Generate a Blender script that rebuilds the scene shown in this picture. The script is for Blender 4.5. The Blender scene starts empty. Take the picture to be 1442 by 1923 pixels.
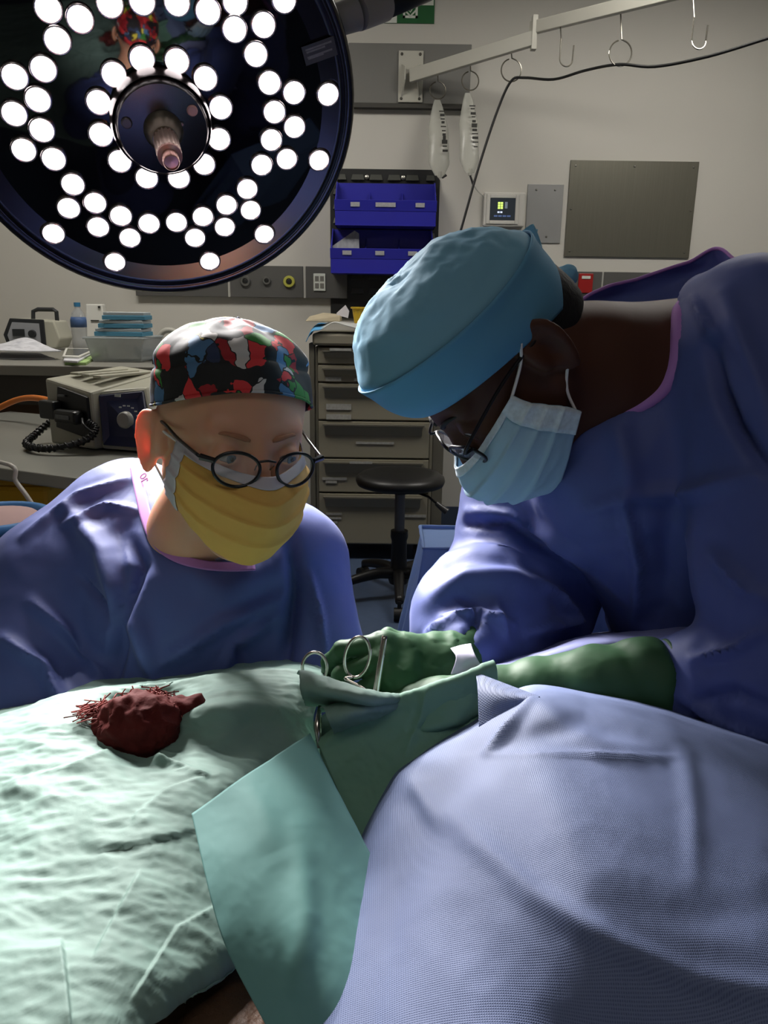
import bpy, math, random
import numpy as np
from mathutils import Vector, Matrix

# ------------------------------------------------------------------ camera, world, exposure
S = bpy.context.scene
COL = S.collection
FPX, W, H = 1442.0, 1442.0, 1923.0
PITCH, ROLL = math.radians(15.0), math.radians(0.8)
CAM = np.array([0.0, 0.0, 1.35])
_F = np.array([0, math.cos(PITCH), -math.sin(PITCH)])
_R0 = np.array([1.0, 0, 0]); _U0 = np.array([0, math.sin(PITCH), math.cos(PITCH)])
_R = _R0 * math.cos(ROLL) + _U0 * math.sin(ROLL)
_U = _U0 * math.cos(ROLL) - _R0 * math.sin(ROLL)
cam_data = bpy.data.cameras.new('camera')
cam = bpy.data.objects.new('camera', cam_data); COL.objects.link(cam)
cam_data.sensor_fit = 'VERTICAL'; cam_data.sensor_height = 36.0
cam_data.lens = 36.0 * FPX / H
cam_data.clip_start = 0.02
cam.matrix_world = Matrix(((_R[0], _U[0], -_F[0], CAM[0]), (_R[1], _U[1], -_F[1], CAM[1]),
                           (_R[2], _U[2], -_F[2], CAM[2]), (0, 0, 0, 1)))
S.camera = cam
world = bpy.data.worlds.new('room_ambient'); S.world = world; world.use_nodes = True
world.node_tree.nodes['Background'].inputs[0].default_value = (0.75, 0.8, 0.9, 1)
world.node_tree.nodes['Background'].inputs[1].default_value = 0.05
S.view_settings.view_transform = 'Standard'; S.view_settings.look = 'None'
S.view_settings.exposure = 0.0; S.view_settings.gamma = 1.0
S.view_settings.use_curve_mapping = False

def ray(px, py):
    return _F + _R * ((px - W / 2) / FPX) + _U * ((H / 2 - py) / FPX)
def at(px, py, d): return CAM + d * ray(px, py)
def onY(px, py, Y):
    r = ray(px, py); return CAM + r * ((Y - CAM[1]) / r[1])
def onZ(px, py, Z):
    r = ray(px, py); return CAM + r * ((Z - CAM[2]) / r[2])
def V3(*a): return np.array(a, float)
def nrm(v): v = np.asarray(v, float); return v / np.linalg.norm(v)

# ------------------------------------------------------------------ materials
def lin(c):
    if isinstance(c, str): c = tuple(int(c[i:i + 2], 16) for i in (0, 2, 4))
    c = [x / 255.0 for x in c]
    return tuple(x / 12.92 if x <= 0.04045 else ((x + 0.055) / 1.055) ** 2.4 for x in c) + (1.0,)
MATS = {}
def mat(name, col, rough=0.6, metal=0.0, spec=0.5, var=0.08, vscale=8.0, bump=0.0, bscale=60.0, sss=0.0, sssr=(1, .3, .15), sscale=0.01,
        trans=0.0, ior=1.45, emit=None, estr=0.0, alpha=1.0, sheen=0.0, coat=0.0, aniso=None, transl=0.0, bdist=0.002):
    if name in MATS: return MATS[name]
    m = bpy.data.materials.new(name); m.use_nodes = True; nt = m.node_tree; N = nt.nodes; L = nt.links
    b = N['Principled BSDF']; c = lin(col)
    tc = N.new('ShaderNodeTexCoord')
    if var > 0:
        nz = N.new('ShaderNodeTexNoise'); nz.inputs['Scale'].default_value = vscale; nz.inputs['Detail'].default_value = 5
        if aniso:
            mp = N.new('ShaderNodeMapping'); mp.inputs['Scale'].default_value = aniso
            L.new(tc.outputs['Object'], mp.inputs[0]); L.new(mp.outputs[0], nz.inputs['Vector'])
        else: L.new(tc.outputs['Object'], nz.inputs['Vector'])
        mx = N.new('ShaderNodeMix'); mx.data_type = 'RGBA'
        mx.inputs['A'].default_value = tuple(x * (1 - var) for x in c[:3]) + (1,)
        mx.inputs['B'].default_value = tuple(min(1, x * (1 + var)) for x in c[:3]) + (1,)
        L.new(nz.outputs['Fac'], mx.inputs['Factor']); L.new(mx.outputs['Result'], b.inputs['Base Color'])
    else: b.inputs['Base Color'].default_value = c
    b.inputs['Roughness'].default_value = rough; b.inputs['Metallic'].default_value = metal
    b.inputs['Specular IOR Level'].default_value = spec; b.inputs['IOR'].default_value = ior
    b.inputs['Transmission Weight'].default_value = trans; b.inputs['Alpha'].default_value = alpha
    b.inputs['Coat Weight'].default_value = coat; b.inputs['Sheen Weight'].default_value = sheen
    if sss > 0:
        b.inputs['Subsurface Weight'].default_value = sss; b.inputs['Subsurface Radius'].default_value = sssr
        b.inputs['Subsurface Scale'].default_value = sscale
    if bump > 0:
        n2 = N.new('ShaderNodeTexNoise'); n2.inputs['Scale'].default_value = bscale; n2.inputs['Detail'].default_value = 4
        L.new(tc.outputs['Object'], n2.inputs['Vector'])
        bp = N.new('ShaderNodeBump'); bp.inputs['Strength'].default_value = bump; bp.inputs['Distance'].default_value = bdist
        L.new(n2.outputs['Fac'], bp.inputs['Height']); L.new(bp.outputs[0], b.inputs['Normal'])
    if emit is not None:
        b.inputs['Emission Color'].default_value = lin(emit); b.inputs['Emission Strength'].default_value = estr
    if transl > 0:
        out = N['Material Output']; tr = N.new('ShaderNodeBsdfTranslucent'); ms = N.new('ShaderNodeMixShader')
        ms.inputs[0].default_value = transl; tr.inputs[0].default_value = c
        L.new(b.outputs[0], ms.inputs[1]); L.new(tr.outputs[0], ms.inputs[2]); L.new(ms.outputs[0], out.inputs[0])
    MATS[name] = m
    return m

# ------------------------------------------------------------------ objects
def inv_of(p):
    return Matrix.Identity(4) if p.parent else p.matrix_basis.inverted()
def thing(name, label, cat, loc=(0, 0, 0), group=None, kind=None):
    o = bpy.data.objects.new(name, None); COL.objects.link(o); o.empty_display_size = 0.05
    o.location = tuple(float(x) for x in loc); o.matrix_basis = Matrix.Translation(o.location)
    return tag(o, label, cat, group, kind)
def tag(o, label=None, cat=None, group=None, kind=None):
    if label: o['label'] = label
    if cat: o['category'] = cat
    if group: o['group'] = group
    if kind: o['kind'] = kind
    return o
def link(name, me, m, parent=None, smooth=True, bevel=0.0, label=None, sub=0, solid=0.0):
    o = bpy.data.objects.new(name, me); COL.objects.link(o)
    if m is not None and not me.materials: me.materials.append(m)
    if parent is not None:
        o.parent = parent; o.matrix_parent_inverse = inv_of(parent)
    if bevel > 0:
        md = o.modifiers.new('bevel', 'BEVEL'); md.width = bevel; md.segments = 2; md.limit_method = 'ANGLE'
    if solid:
        md = o.modifiers.new('thickness', 'SOLIDIFY'); md.thickness = solid; md.offset = -1
    if sub:
        md = o.modifiers.new('subdivision', 'SUBSURF'); md.levels = sub; md.render_levels = sub
    if label: o['label'] = label
    return o
def mesh(V, F, smooth=True, uv=None):
    me = bpy.data.meshes.new('m')
    V = np.asarray(V, float); me.from_pydata(V.tolist(), [], [list(map(int, f)) for f in F])
    if smooth: me.polygons.foreach_set('use_smooth', [True] * len(me.polygons))
    if uv is not None:
        l = me.uv_layers.new(name='uv'); vi = np.zeros(len(me.loops), int); me.loops.foreach_get('vertex_index', vi)
        l.data.foreach_set('uv', np.asarray(uv, float)[vi].ravel())
    me.update(); return me
class MB:
    def __init__(s, M=None): s.V = []; s.F = []; s.n = 0; s.M = M
    def add(s, V, F):
        V = np.asarray(V, float)
        if s.M is not None: V = V @ s.M[:3, :3].T + s.M[:3, 3]
        s.V.append(V); s.F += [[i + s.n for i in f] for f in F]; s.n += len(V); return s
    def box(s, c, size, rz=0.0, rot=None):
        c = np.asarray(c, float); h = np.asarray(size, float) / 2
        P = np.array([[x, y, z] for x in (-1, 1) for y in (-1, 1) for z in (-1, 1)], float) * h
        if rot is None:
            a, b = math.cos(rz), math.sin(rz); rot = np.array([[a, -b, 0], [b, a, 0], [0, 0, 1]])
        return s.add(P @ np.asarray(rot).T + c, [(0, 1, 3, 2), (4, 6, 7, 5), (0, 4, 5, 1), (2, 3, 7, 6), (0, 2, 6, 4), (1, 5, 7, 3)])
    def bx(s, x0, x1, y0, y1, z0, z1):
        return s.box(((x0 + x1) / 2, (y0 + y1) / 2, (z0 + z1) / 2), (x1 - x0, y1 - y0, z1 - z0))
    def hexa(s, bot, top):      # 4 bottom corners, 4 top corners (same order, counter-clockwise seen from above)
        return s.add(list(bot) + list(top), [(3, 2, 1, 0), (4, 5, 6, 7), (0, 1, 5, 4), (1, 2, 6, 5), (2, 3, 7, 6), (3, 0, 4, 7)])
    def tube(s, P, r, n=10, closed=False, caps=True):
        P = np.asarray(P, float); k = len(P); r = np.broadcast_to(np.asarray(r, float), (k,))
        T = np.zeros_like(P)
        for i in range(k):
            a = P[(i - 1) % k] if (closed or i > 0) else P[i]; b = P[(i + 1) % k] if (closed or i < k - 1) else P[i]
            T[i] = nrm(b - a + 1e-12)
        u = np.cross(T[0], (0, 0, 1)); u = np.cross(T[0], (1, 0, 0)) if np.linalg.norm(u) < 1e-3 else u; u = nrm(u)
        V = []
        for i in range(k):
            u = nrm(u - T[i] * (u @ T[i])); w = np.cross(T[i], u)
            for j in range(n):
                a = 2 * math.pi * j / n; V.append(P[i] + r[i] * (math.cos(a) * u + math.sin(a) * w))
        F = []
        for i in range(k if closed else k - 1):
            for j in range(n):
                a, b = i * n + j, i * n + (j + 1) % n; c2 = ((i + 1) % k) * n
                F.append((a, b, c2 + (j + 1) % n, c2 + j))
        if caps and not closed:
            F.append(tuple(range(n - 1, -1, -1))); F.append(tuple((k - 1) * n + j for j in range(n)))
        return s.add(V, F)
    def lathe(s, prof, c=(0, 0, 0), axis=(0, 0, 1), n=32, x=None, flute=0, fa=0.0):
        ax = nrm(axis); u = np.cross(ax, (0, 1, 0)) if x is None else np.asarray(x, float)
        if np.linalg.norm(u) < 1e-3: u = np.cross(ax, (1, 0, 0))
        u = nrm(u); w = np.cross(ax, u); V = []; F = []; c = np.asarray(c, float)
        for (r, z) in prof:
            for j in range(n):
                a = 2 * math.pi * j / n; rr = r * (1 - fa * (0.5 + 0.5 * math.cos(flute * a))) if flute else r
                V.append(c + ax * z + rr * (math.cos(a) * u + math.sin(a) * w))
        for i in range(len(prof) - 1):
            for j in range(n):
                F.append((i * n + j, i * n + (j + 1) % n, (i + 1) * n + (j + 1) % n, (i + 1) * n + j))
        if prof[0][0] > 1e-4: F.append(tuple(range(n - 1, -1, -1)))
        if prof[-1][0] > 1e-4: F.append(tuple((len(prof) - 1) * n + j for j in range(n)))
        return s.add(V, F)
    def quad(s, a, b, c, d): return s.add([a, b, c, d], [(0, 1, 2, 3)])
    def plate(s, pts, nvec, t):         # polygon extruded by t along nvec
        P = np.asarray(pts, float); k = len(P); Q = P + np.asarray(nvec, float) * t
        F = [tuple(range(k - 1, -1, -1)), tuple(range(k, 2 * k))] + [(i, (i + 1) % k, k + (i + 1) % k, k + i) for i in range(k)]
        return s.add(np.vstack([P, Q]), F)
    def me(s, smooth=False): return mesh(np.vstack(s.V), s.F, smooth)
    def build(s, name, m, parent=None, smooth=False, bevel=0.0, label=None, solid=0.0, sub=0, auto=None):
        me = s.me(smooth); o = link(name, me, m, parent, bevel=bevel, label=label, solid=solid, sub=sub)
        if auto is not None: shade_auto(me, auto)
        return o
def shade_auto(me, deg):
    import bmesh
    bm = bmesh.new(); bm.from_mesh(me)
    bmesh.ops.recalc_face_normals(bm, faces=bm.faces)
    for f in bm.faces: f.smooth = True
    for e in bm.edges:
        e.smooth = not (len(e.link_faces) == 2 and e.calc_face_angle(0) > math.radians(deg))
    bm.to_mesh(me); bm.free(); me.update()
def spline(P, n=8, closed=False):
    P = np.asarray(P, float); k = len(P); out = []
    for i in range(k if closed else k - 1):
        p0 = P[(i - 1) % k] if closed or i > 0 else 2 * P[0] - P[1]; p1 = P[i]; p2 = P[(i + 1) % k]
        p3 = P[(i + 2) % k] if closed or i + 2 < k else 2 * P[-1] - P[-2]
        for t in np.linspace(0, 1, n, endpoint=False):
            out.append(0.5 * ((2 * p1) + (-p0 + p2) * t + (2 * p0 - 5 * p1 + 4 * p2 - p3) * t * t + (-p0 + 3 * p1 - 3 * p2 + p3) * t ** 3))
    if not closed: out.append(P[-1])
    return np.array(out)

# ------------------------------------------------------------------ noise, cloth grids, implicit surfaces
_rs = np.random.RandomState(7)
_perm = _rs.permutation(512); _grad = _rs.normal(size=(512, 3)); _grad /= np.linalg.norm(_grad, axis=1)[:, None]
def pnoise(P):
    P = np.asarray(P, float); I = np.floor(P).astype(int); f = P - I; u = f * f * f * (f * (f * 6 - 15) + 10)
    out = 0
    for dx in (0, 1):
        for dy in (0, 1):
            for dz in (0, 1):
                h = _perm[(_perm[(_perm[(I[:, 0] + dx) & 511] + I[:, 1] + dy) & 511] + I[:, 2] + dz) & 511]
                g = _grad[h]; w = (u[:, 0] if dx else 1 - u[:, 0]) * (u[:, 1] if dy else 1 - u[:, 1]) * (u[:, 2] if dz else 1 - u[:, 2])
                out = out + w * (g * (f - (dx, dy, dz))).sum(1)
    return out
def ridge(P, octaves=3):       # crumpled paper: sharp creases between flat facets
    out = 0; a = 1.0
    for k in range(octaves):
        out = out + a * (0.35 - np.abs(pnoise(P * 2 ** k + 17.3 * k))) ; a *= 0.5
    return out
def smin(a, b, k):
    h = np.clip(0.5 + 0.5 * (b - a) / k, 0, 1); return b + (a - b) * h - k * h * (1 - h)
def smax(a, b, k): return -smin(-a, -b, k)
def sd_cap(P, a, b, r1, r2):
    a = np.asarray(a, float); b = np.asarray(b, float); ba = b - a; h = np.clip(((P - a) @ ba) / (ba @ ba), 0, 1)
    return np.linalg.norm(P - a - h[:, None] * ba, axis=1) - (r1 + (r2 - r1) * h)
def sd_ell(P, c, r, R=None):
    Q = P - np.asarray(c, float)
    if R is not None: Q = Q @ np.asarray(R)          # columns of R = local axes in world
    r = np.asarray(r, float); k0 = np.linalg.norm(Q / r, axis=1); k1 = np.linalg.norm(Q / (r * r), axis=1)
    return k0 * (k0 - 1) / np.maximum(k1, 1e-9)
def sd_plane(P, c, n): return (P - np.asarray(c, float)) @ nrm(n)
def iso(f, lo, hi, h):
    lo = np.asarray(lo, float); hi = np.asarray(hi, float); B = 8
    nb = np.ceil((hi - lo) / (h * B)).astype(int); n = nb * B
    g = [lo[k] + h * (np.arange(nb[k]) * B + (B - 1) / 2) for k in range(3)]
    C = np.stack(np.meshgrid(*g, indexing='ij'), -1).reshape(-1, 3); dC = f(C)
    act = np.abs(dC) < h * B * 1.25
    D = np.repeat(np.repeat(np.repeat(dC.reshape(nb), B, 0), B, 1), B, 2)
    o = (np.stack(np.meshgrid(*[np.arange(B)] * 3, indexing='ij'), -1).reshape(-1, 3) - (B - 1) / 2) * h
    ids = np.nonzero(act)[0]; P = (C[ids][:, None, :] + o[None]).reshape(-1, 3)
    vals = np.concatenate([f(P[i:i + 400000]) for i in range(0, len(P), 400000)]).reshape(-1, B, B, B)
    D = D.reshape(nb[0], B, nb[1], B, nb[2], B)
    ii = np.array(np.unravel_index(ids, nb)).T
    for q, (a, b, c) in enumerate(ii): D[a, :, b, :, c, :] = vals[q]
    D = D.reshape(n)
    D[0] = np.maximum(D[0], h); D[-1] = np.maximum(D[-1], h); D[:, 0] = np.maximum(D[:, 0], h); D[:, -1] = np.maximum(D[:, -1], h)
    D[:, :, 0] = np.maximum(D[:, :, 0], h); D[:, :, -1] = np.maximum(D[:, :, -1], h)
    ins = D < 0
    s = [slice(0, -1), slice(1, None)]
    cnt = sum(ins[s[a], s[b], s[c]].astype(np.int8) for a in (0, 1) for b in (0, 1) for c in (0, 1))
    cell = (cnt > 0) & (cnt < 8); idx = -np.ones(cell.shape, int); cc = np.array(np.nonzero(cell)).T; idx[cell] = np.arange(len(cc))
    acc = np.zeros((len(cc), 3)); num = np.zeros(len(cc))
    for ax in range(3):
        for a in (0, 1):
            for b in (0, 1):
                off0 = np.zeros(3, int); oth = [k for k in range(3) if k != ax]; off0[oth[0]] = a; off0[oth[1]] = b
                off1 = off0.copy(); off1[ax] = 1
                d0 = D[tuple((cc + off0).T)]; d1 = D[tuple((cc + off1).T)]; x = (d0 < 0) != (d1 < 0)
                t = np.where(x, d0 / np.where(x, d0 - d1, 1), 0); p = off0 + t[:, None] * (off1 - off0)
                acc += np.where(x[:, None], p, 0); num += x
    V = lo + h * (cc + acc / num[:, None])       # grid sample i sits at lo + h*i
    Fs = []
    for ax in range(3):
        sl0 = [slice(None)] * 3; sl1 = [slice(None)] * 3; sl0[ax] = slice(0, -1); sl1[ax] = slice(1, None)
        d0 = ins[tuple(sl0)]; d1 = ins[tuple(sl1)]; e = np.array(np.nonzero(d0 != d1)).T
        u, v = (ax + 1) % 3, (ax + 2) % 3
        e = e[(e[:, u] > 0) & (e[:, v] > 0) & (e[:, u] < idx.shape[u]) & (e[:, v] < idx.shape[v]) & (e[:, ax] < idx.shape[ax])]
        eu = np.eye(3, dtype=int)[u]; ev = np.eye(3, dtype=int)[v]
        q = np.stack([idx[tuple((e - eu - ev).T)], idx[tuple((e - ev).T)], idx[tuple(e.T)], idx[tuple((e - eu).T)]], 1)
        flip = ~d0[tuple(e.T)]; q[flip] = q[flip][:, ::-1]; Fs.append(q)
    F = np.vstack(Fs); F = F[(F >= 0).all(1)]
    return V, F
def vnormals(V, F):
    N = np.zeros_like(V); F = np.asarray(F)
    fn = np.cross(V[F[:, 2]] - V[F[:, 0]], V[F[:, 3]] - V[F[:, 1]])
    for k in range(4): np.add.at(N, F[:, k], fn)
    return N / np.maximum(np.linalg.norm(N, axis=1), 1e-12)[:, None]
def relax(V, F, it=3, lam=0.5):
    F = np.asarray(F); E = np.vstack([F[:, [0, 1]], F[:, [1, 2]], F[:, [2, 3]], F[:, [3, 0]]]); E = np.vstack([E, E[:, ::-1]])
    deg = np.bincount(E[:, 0], minlength=len(V))[:, None]
    for _ in range(it):
        A = np.stack([np.bincount(E[:, 0], weights=V[E[:, 1], k], minlength=len(V)) for k in range(3)], 1)
        V = V + lam * (A / np.maximum(deg, 1) - V)
    return V
def fast_mesh(V, F, smooth=True, uv=None):
    V = np.asarray(V, np.float32); F = np.asarray(F, np.int32); me = bpy.data.meshes.new('m')
    me.vertices.add(len(V)); me.vertices.foreach_set('co', V.ravel())
    me.loops.add(F.size); me.loops.foreach_set('vertex_index', F.ravel())
    me.polygons.add(len(F)); me.polygons.foreach_set('loop_start', np.arange(0, F.size, F.shape[1], dtype=np.int32))
    me.polygons.foreach_set('use_smooth', np.full(len(F), smooth))
    if uv is not None:
        l = me.uv_layers.new(name='uv'); l.data.foreach_set('uv', np.asarray(uv, np.float32)[F.ravel()].ravel())
    me.update(calc_edges=True); me.validate(); return me
def proj(V):                     # where the photograph would show these points: used only to plan folds
    D = V - CAM; z = D @ _F; return np.stack([W / 2 + FPX * (D @ _R) / z, H / 2 - FPX * (D @ _U) / z], 1), z
def cr(C, n, axis):              # Catmull-Rom up-sampling of a control grid along one axis
    C = np.moveaxis(C, axis, 0); k = len(C); t = np.linspace(0, k - 1, n); i = np.minimum(t.astype(int), k - 2); u = (t - i)
    E = np.concatenate([[2 * C[0] - C[1]], C, [2 * C[-1] - C[-2]]])
    u = u.reshape((-1,) + (1,) * (C.ndim - 1)); p0, p1, p2, p3 = E[i], E[i + 1], E[i + 2], E[i + 3]
    out = 0.5 * (2 * p1 + (p2 - p0) * u + (2 * p0 - 5 * p1 + 4 * p2 - p3) * u ** 2 + (3 * p1 - p0 - 3 * p2 + p3) * u ** 3)
    return np.moveaxis(out, 0, axis)
def sheet(ctrl, nu, nv):         # ctrl: rows of 3-D points -> V (nu*nv,3), F, UV in metres
    C = np.array([[np.asarray(p, float) for p in row] for row in ctrl]); G = cr(cr(C, nu, 0), nv, 1)
    I = np.arange(nu * nv).reshape(nu, nv)
    F = np.stack([I[:-1, :-1], I[1:, :-1], I[1:, 1:], I[:-1, 1:]], -1).reshape(-1, 4)
    du = np.concatenate([np.zeros((1, nv)), np.cumsum(np.linalg.norm(np.diff(G, axis=0), axis=2), 0)])
    dv = np.concatenate([np.zeros((nu, 1)), np.cumsum(np.linalg.norm(np.diff(G, axis=1), axis=2), 1)], 1)
    return G.reshape(-1, 3), F, np.stack([dv.ravel(), du.ravel()], 1)
def step(V, N, pts, side, amp, w=4.0, decay=70.0):      # one layer of cloth lying over another: a small ledge along a line
    q, _ = proj(V); pts = np.asarray(pts, float); best = np.full(len(V), 1e9); sg = np.zeros(len(V)); tt = np.zeros(len(V)); L = 0; tot = np.linalg.norm(np.diff(pts, axis=0), axis=1).sum()
    for a, b in zip(pts[:-1], pts[1:]):
        ba = b - a; l = np.linalg.norm(ba); h = np.clip(((q - a) @ ba) / (l * l), 0, 1); r = q - a - h[:, None] * ba; d = np.linalg.norm(r, axis=1)
        m = d < best; best[m] = d[m]; sg[m] = np.sign((r @ np.array([-ba[1], ba[0]])) * side)[m]; tt[m] = (L + h[m] * l) / tot; L += l
    s = best * sg; k = np.where(s > 0, np.exp(-s / decay), 0) * np.clip(s / w, 0, 1)
    env = np.clip(np.sin(np.pi * np.clip(tt, .001, .999)) * 2.5, 0, 1)
    return V + N * (amp * k * env)[:, None]
def fold(V, N, pts, w, amp, fade=0.0, sharp=False, mask=None):   # raise (or sink) a fold along a line drawn on the cloth, seen from the front
    q, _ = proj(V); pts = np.asarray(pts, float); best = np.full(len(V), 1e9); tt = np.zeros(len(V)); L = 0; tot = np.linalg.norm(np.diff(pts, axis=0), axis=1).sum()
    for a, b in zip(pts[:-1], pts[1:]):
        ba = b - a; l = np.linalg.norm(ba); h = np.clip(((q - a) @ ba) / (l * l), 0, 1); d = np.linalg.norm(q - a - h[:, None] * ba, axis=1)
        m = d < best; best[m] = d[m]; tt[m] = (L + h[m] * l) / tot; L += l
    prof = np.maximum(0, 1 - best / w) ** 1.5 if sharp else np.exp(-(best / w) ** 2)
    env = np.sin(np.pi * np.clip(0.08 + 0.84 * tt, 0, 1)) ** 0.7 if fade else 1.0
    k = amp * prof * env
    if mask is not None: k = k * mask
    return V + N * k[:, None]
# ================================================================== the room
YW = 4.75
m_wall = mat('painted_wall', (196, 193, 184), .75, var=.03, vscale=1.2, bump=.08, bscale=120)
m_floor = mat('vinyl_floor', (70, 84, 108), .35, var=.15, vscale=30)
m_ceil = mat('ceiling_paint', (205, 204, 198), .8, var=.03)
def struct(name, mb, m, label=None, **k):
    o = mb.build(name, m, **k); tag(o, label, kind='structure'); return o
struct('floor', MB().bx(-3.4, 3.4, -2.6, YW + .1, -.1, 0), m_floor, 'dark blue vinyl floor')
struct('wall_back', MB().bx(-3.4, 3.4, YW, YW + .1, 0, 3.2), m_wall, 'plain grey white back wall')
struct('wall_left', MB().bx(-3.4, -3.3, -2.6, YW, 0, 3.2), m_wall)
struct('wall_right', MB().bx(3.3, 3.4, -2.6, YW, 0, 3.2), m_wall)
struct('wall_front', MB().bx(-3.4, 3.4, -2.7, -2.6, 0, 3.2), m_wall)
struct('ceiling', MB().bx(-3.4, 3.4, -2.7, YW + .1, 3.2, 3.3), m_ceil)
m_tubes = mat('ceiling_light_panel', (255, 250, 240), .4, var=0, emit=(255, 250, 242), estr=18.0)
m_wmetal = mat('white_metal', (214, 213, 205), .4, var=.03)
for i, (x, y, side) in enumerate(((-1.2, 3.2, 'left'), (1.4, 3.2, 'right'))):
    t = thing('ceiling_light', 'recessed white ceiling light panel near the back wall, %s of the two' % side, 'ceiling light', (x, y, 3.2), 'ceiling lights near the back wall')
    MB().bx(x - .62, x + .62, y - .32, y - .28, 3.17, 3.2).bx(x - .62, x + .62, y + .28, y + .32, 3.17, 3.2).bx(x - .62, x - .58, y - .28, y + .28, 3.17, 3.2).bx(x + .58, x + .62, y - .28, y + .28, 3.17, 3.2).build('frame', m_wmetal, t)
    MB().bx(x - .58, x + .58, y - .28, y + .28, 3.18, 3.199).build('diffuser', m_tubes, t)
t = thing('ceiling_light', 'added white fill light panel, unseen in the ceiling behind the camera', 'ceiling light', (-.3, -.7, 3.2))  # added fill panel behind the camera, brightens the gown fronts
MB().bx(-.92, .32, -1.02, -.98, 3.17, 3.2).bx(-.92, .32, -.42, -.38, 3.17, 3.2).bx(-.92, -.88, -.98, -.42, 3.17, 3.2).bx(.28, .32, -.98, -.42, 3.17, 3.2).build('frame', m_wmetal, t)
MB().bx(-.88, .28, -.98, -.42, 3.18, 3.199).build('diffuser', mat('front_fill_panel', (255, 250, 240), .4, var=0, emit=(255, 250, 242), estr=3.6), t)
# cove skirting where floor and wall meet
struct('baseboard_back', MB().bx(-3.3, 3.3, YW - .012, YW, 0, .12), mat('cove_skirting', (60, 70, 88), .5))

def wallrect(px0, py0, px1, py1, Y=YW):
    a = onY(px0, py0, Y); b = onY(px1, py1, Y); return min(a[0], b[0]), max(a[0], b[0]), min(a[2], b[2]), max(a[2], b[2])
m_steel = mat('brushed_steel', (120, 118, 106), .42, .75, var=.12, vscale=3, aniso=(60, 1, 1.2))
m_screw = mat('screw_steel', (150, 148, 140), .3, .9, var=0)
def screws(par, pts, r=.007, y=YW - .012):
    for (x, z) in pts: MB().lathe([(r, 0), (r, .002), (r * .7, .004), (0, .0045)], (x, y, z), (0, -1, 0), 10).build('screw', m_screw, par)
# big steel access plate
x0, x1, z0, z1 = wallrect(1071, 301, 1292, 485)
t = thing('wall_access_plate', 'large square brushed steel plate screwed to the back wall', 'wall plate', ((x0 + x1) / 2, YW, z0))
MB().bx(x0, x1, YW - .012, YW - .0005, z0, z1).build('plate', m_steel, t, bevel=.002)
screws(t, [(x0 + .03, z0 + .03), (x1 - .03, z0 + .03), (x0 + .03, z1 - .03), (x1 - .03, z1 - .03), ((x0 + x1) / 2, z1 - .03), (x0 + .02, (z0 + z1) / 2), (x1 - .02, (z0 + z1) / 2)], .006)
# smaller pale plate
x0, x1, z0, z1 = wallrect(991, 346, 1051, 457)
t = thing('blank_wall_plate', 'small upright pale grey steel plate beside the control panel', 'wall plate', ((x0 + x1) / 2, YW, z0))
MB().bx(x0, x1, YW - .008, YW - .0005, z0, z1).build('plate', mat('pale_steel', (150, 150, 148), .45, .35, var=.06), t, bevel=.002)
screws(t, [(x0 + .05, z1 - .03), (x1 - .05, z1 - .03), ((x0 + x1) / 2 + .02, z0 + .035)], .006, YW - .008)
# control panel
x0, x1, z0, z1 = wallrect(908, 362, 982, 427); cx, cz = (x0 + x1) / 2, (z0 + z1) / 2
t = thing('control_panel', 'square white wall control panel with small lit screen', 'control panel', (cx, YW, z0))
MB().bx(x0, x1, YW - .035, YW - .0005, z0, z1).build('housing', mat('panel_plastic', (196, 194, 186), .45, var=.03), t, bevel=.008)
sx0, sx1, sz0, sz1 = cx - .083, cx + .062, cz - .06, cz + .06
MB().bx(sx0 - .02, sx0, YW - .042, YW - .034, sz0 - .02, sz1 + .02).bx(sx1, sx1 + .02, YW - .042, YW - .034, sz0 - .02, sz1 + .02).bx(sx0, sx1, YW - .042, YW - .034, sz1, sz1 + .02).bx(sx0, sx1, YW - .042, YW - .034, sz0 - .02, sz0).build('bezel', MATS['panel_plastic'], t, bevel=.003)
sc = MB().bx(sx0, sx1, YW - .037, YW - .0345, sz0, sz1).build('screen', mat('lcd_dark', (38, 42, 46), .25, var=0, emit=(60, 66, 74), estr=.25), t)
for k in range(3):
    for j in range(2):
        MB().bx(sx0 + .045 + j * .016, sx0 + .058 + j * .016, YW - .039, YW - .037, sz1 - .032 - k * .013, sz1 - .021 - k * .013).build('lit_button', mat('lcd_green', (190, 220, 120), .4, var=0, emit=(205, 230, 110), estr=1.0), sc)
MB().bx(sx0 + .085, sx0 + .1, YW - .039, YW - .037, sz1 - .055, sz1 - .02).build('lit_button', mat('lcd_grey', (110, 120, 130), .4, var=0, emit=(110, 120, 130), estr=.5), sc)
for k in range(2): MB().bx(sx0 + .044 + k * .016, sx0 + .056 + k * .016, YW - .039, YW - .037, sz1 - .08, sz1 - .071).build('lit_button', mat('lcd_white', (200, 210, 230), .4, var=0, emit=(200, 210, 235), estr=.9), sc)
for k in range(4): MB().bx(sx0 + .025 + k * .025, sx0 + .045 + k * .025, YW - .039, YW - .037, sz0 + .02, sz0 + .028).build('lit_button', mat('lcd_blue', (80, 100, 140), .4, var=0, emit=(80, 100, 150), estr=.5), sc)
# grey mounting board with the drip arm bracket
x0, x1, z0, z1 = wallrect(655, 85, 880, 200)
m_board = mat('grey_laminate', (112, 111, 106), .5, var=.03)
t = thing('mounting_board', 'wide grey mounting board high on the back wall', 'wall board', ((x0 + x1) / 2, YW, z0))
MB().bx(x0, x1, YW - .045, YW - .0005, z0, z1).build('board', m_board, t, bevel=.003)
MB().bx(x0, x1, YW - .05, YW - .0005, z0 - .022, z0 - .001).build('lower_edge', mat('board_edge', (62, 60, 54), .5), t)
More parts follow.
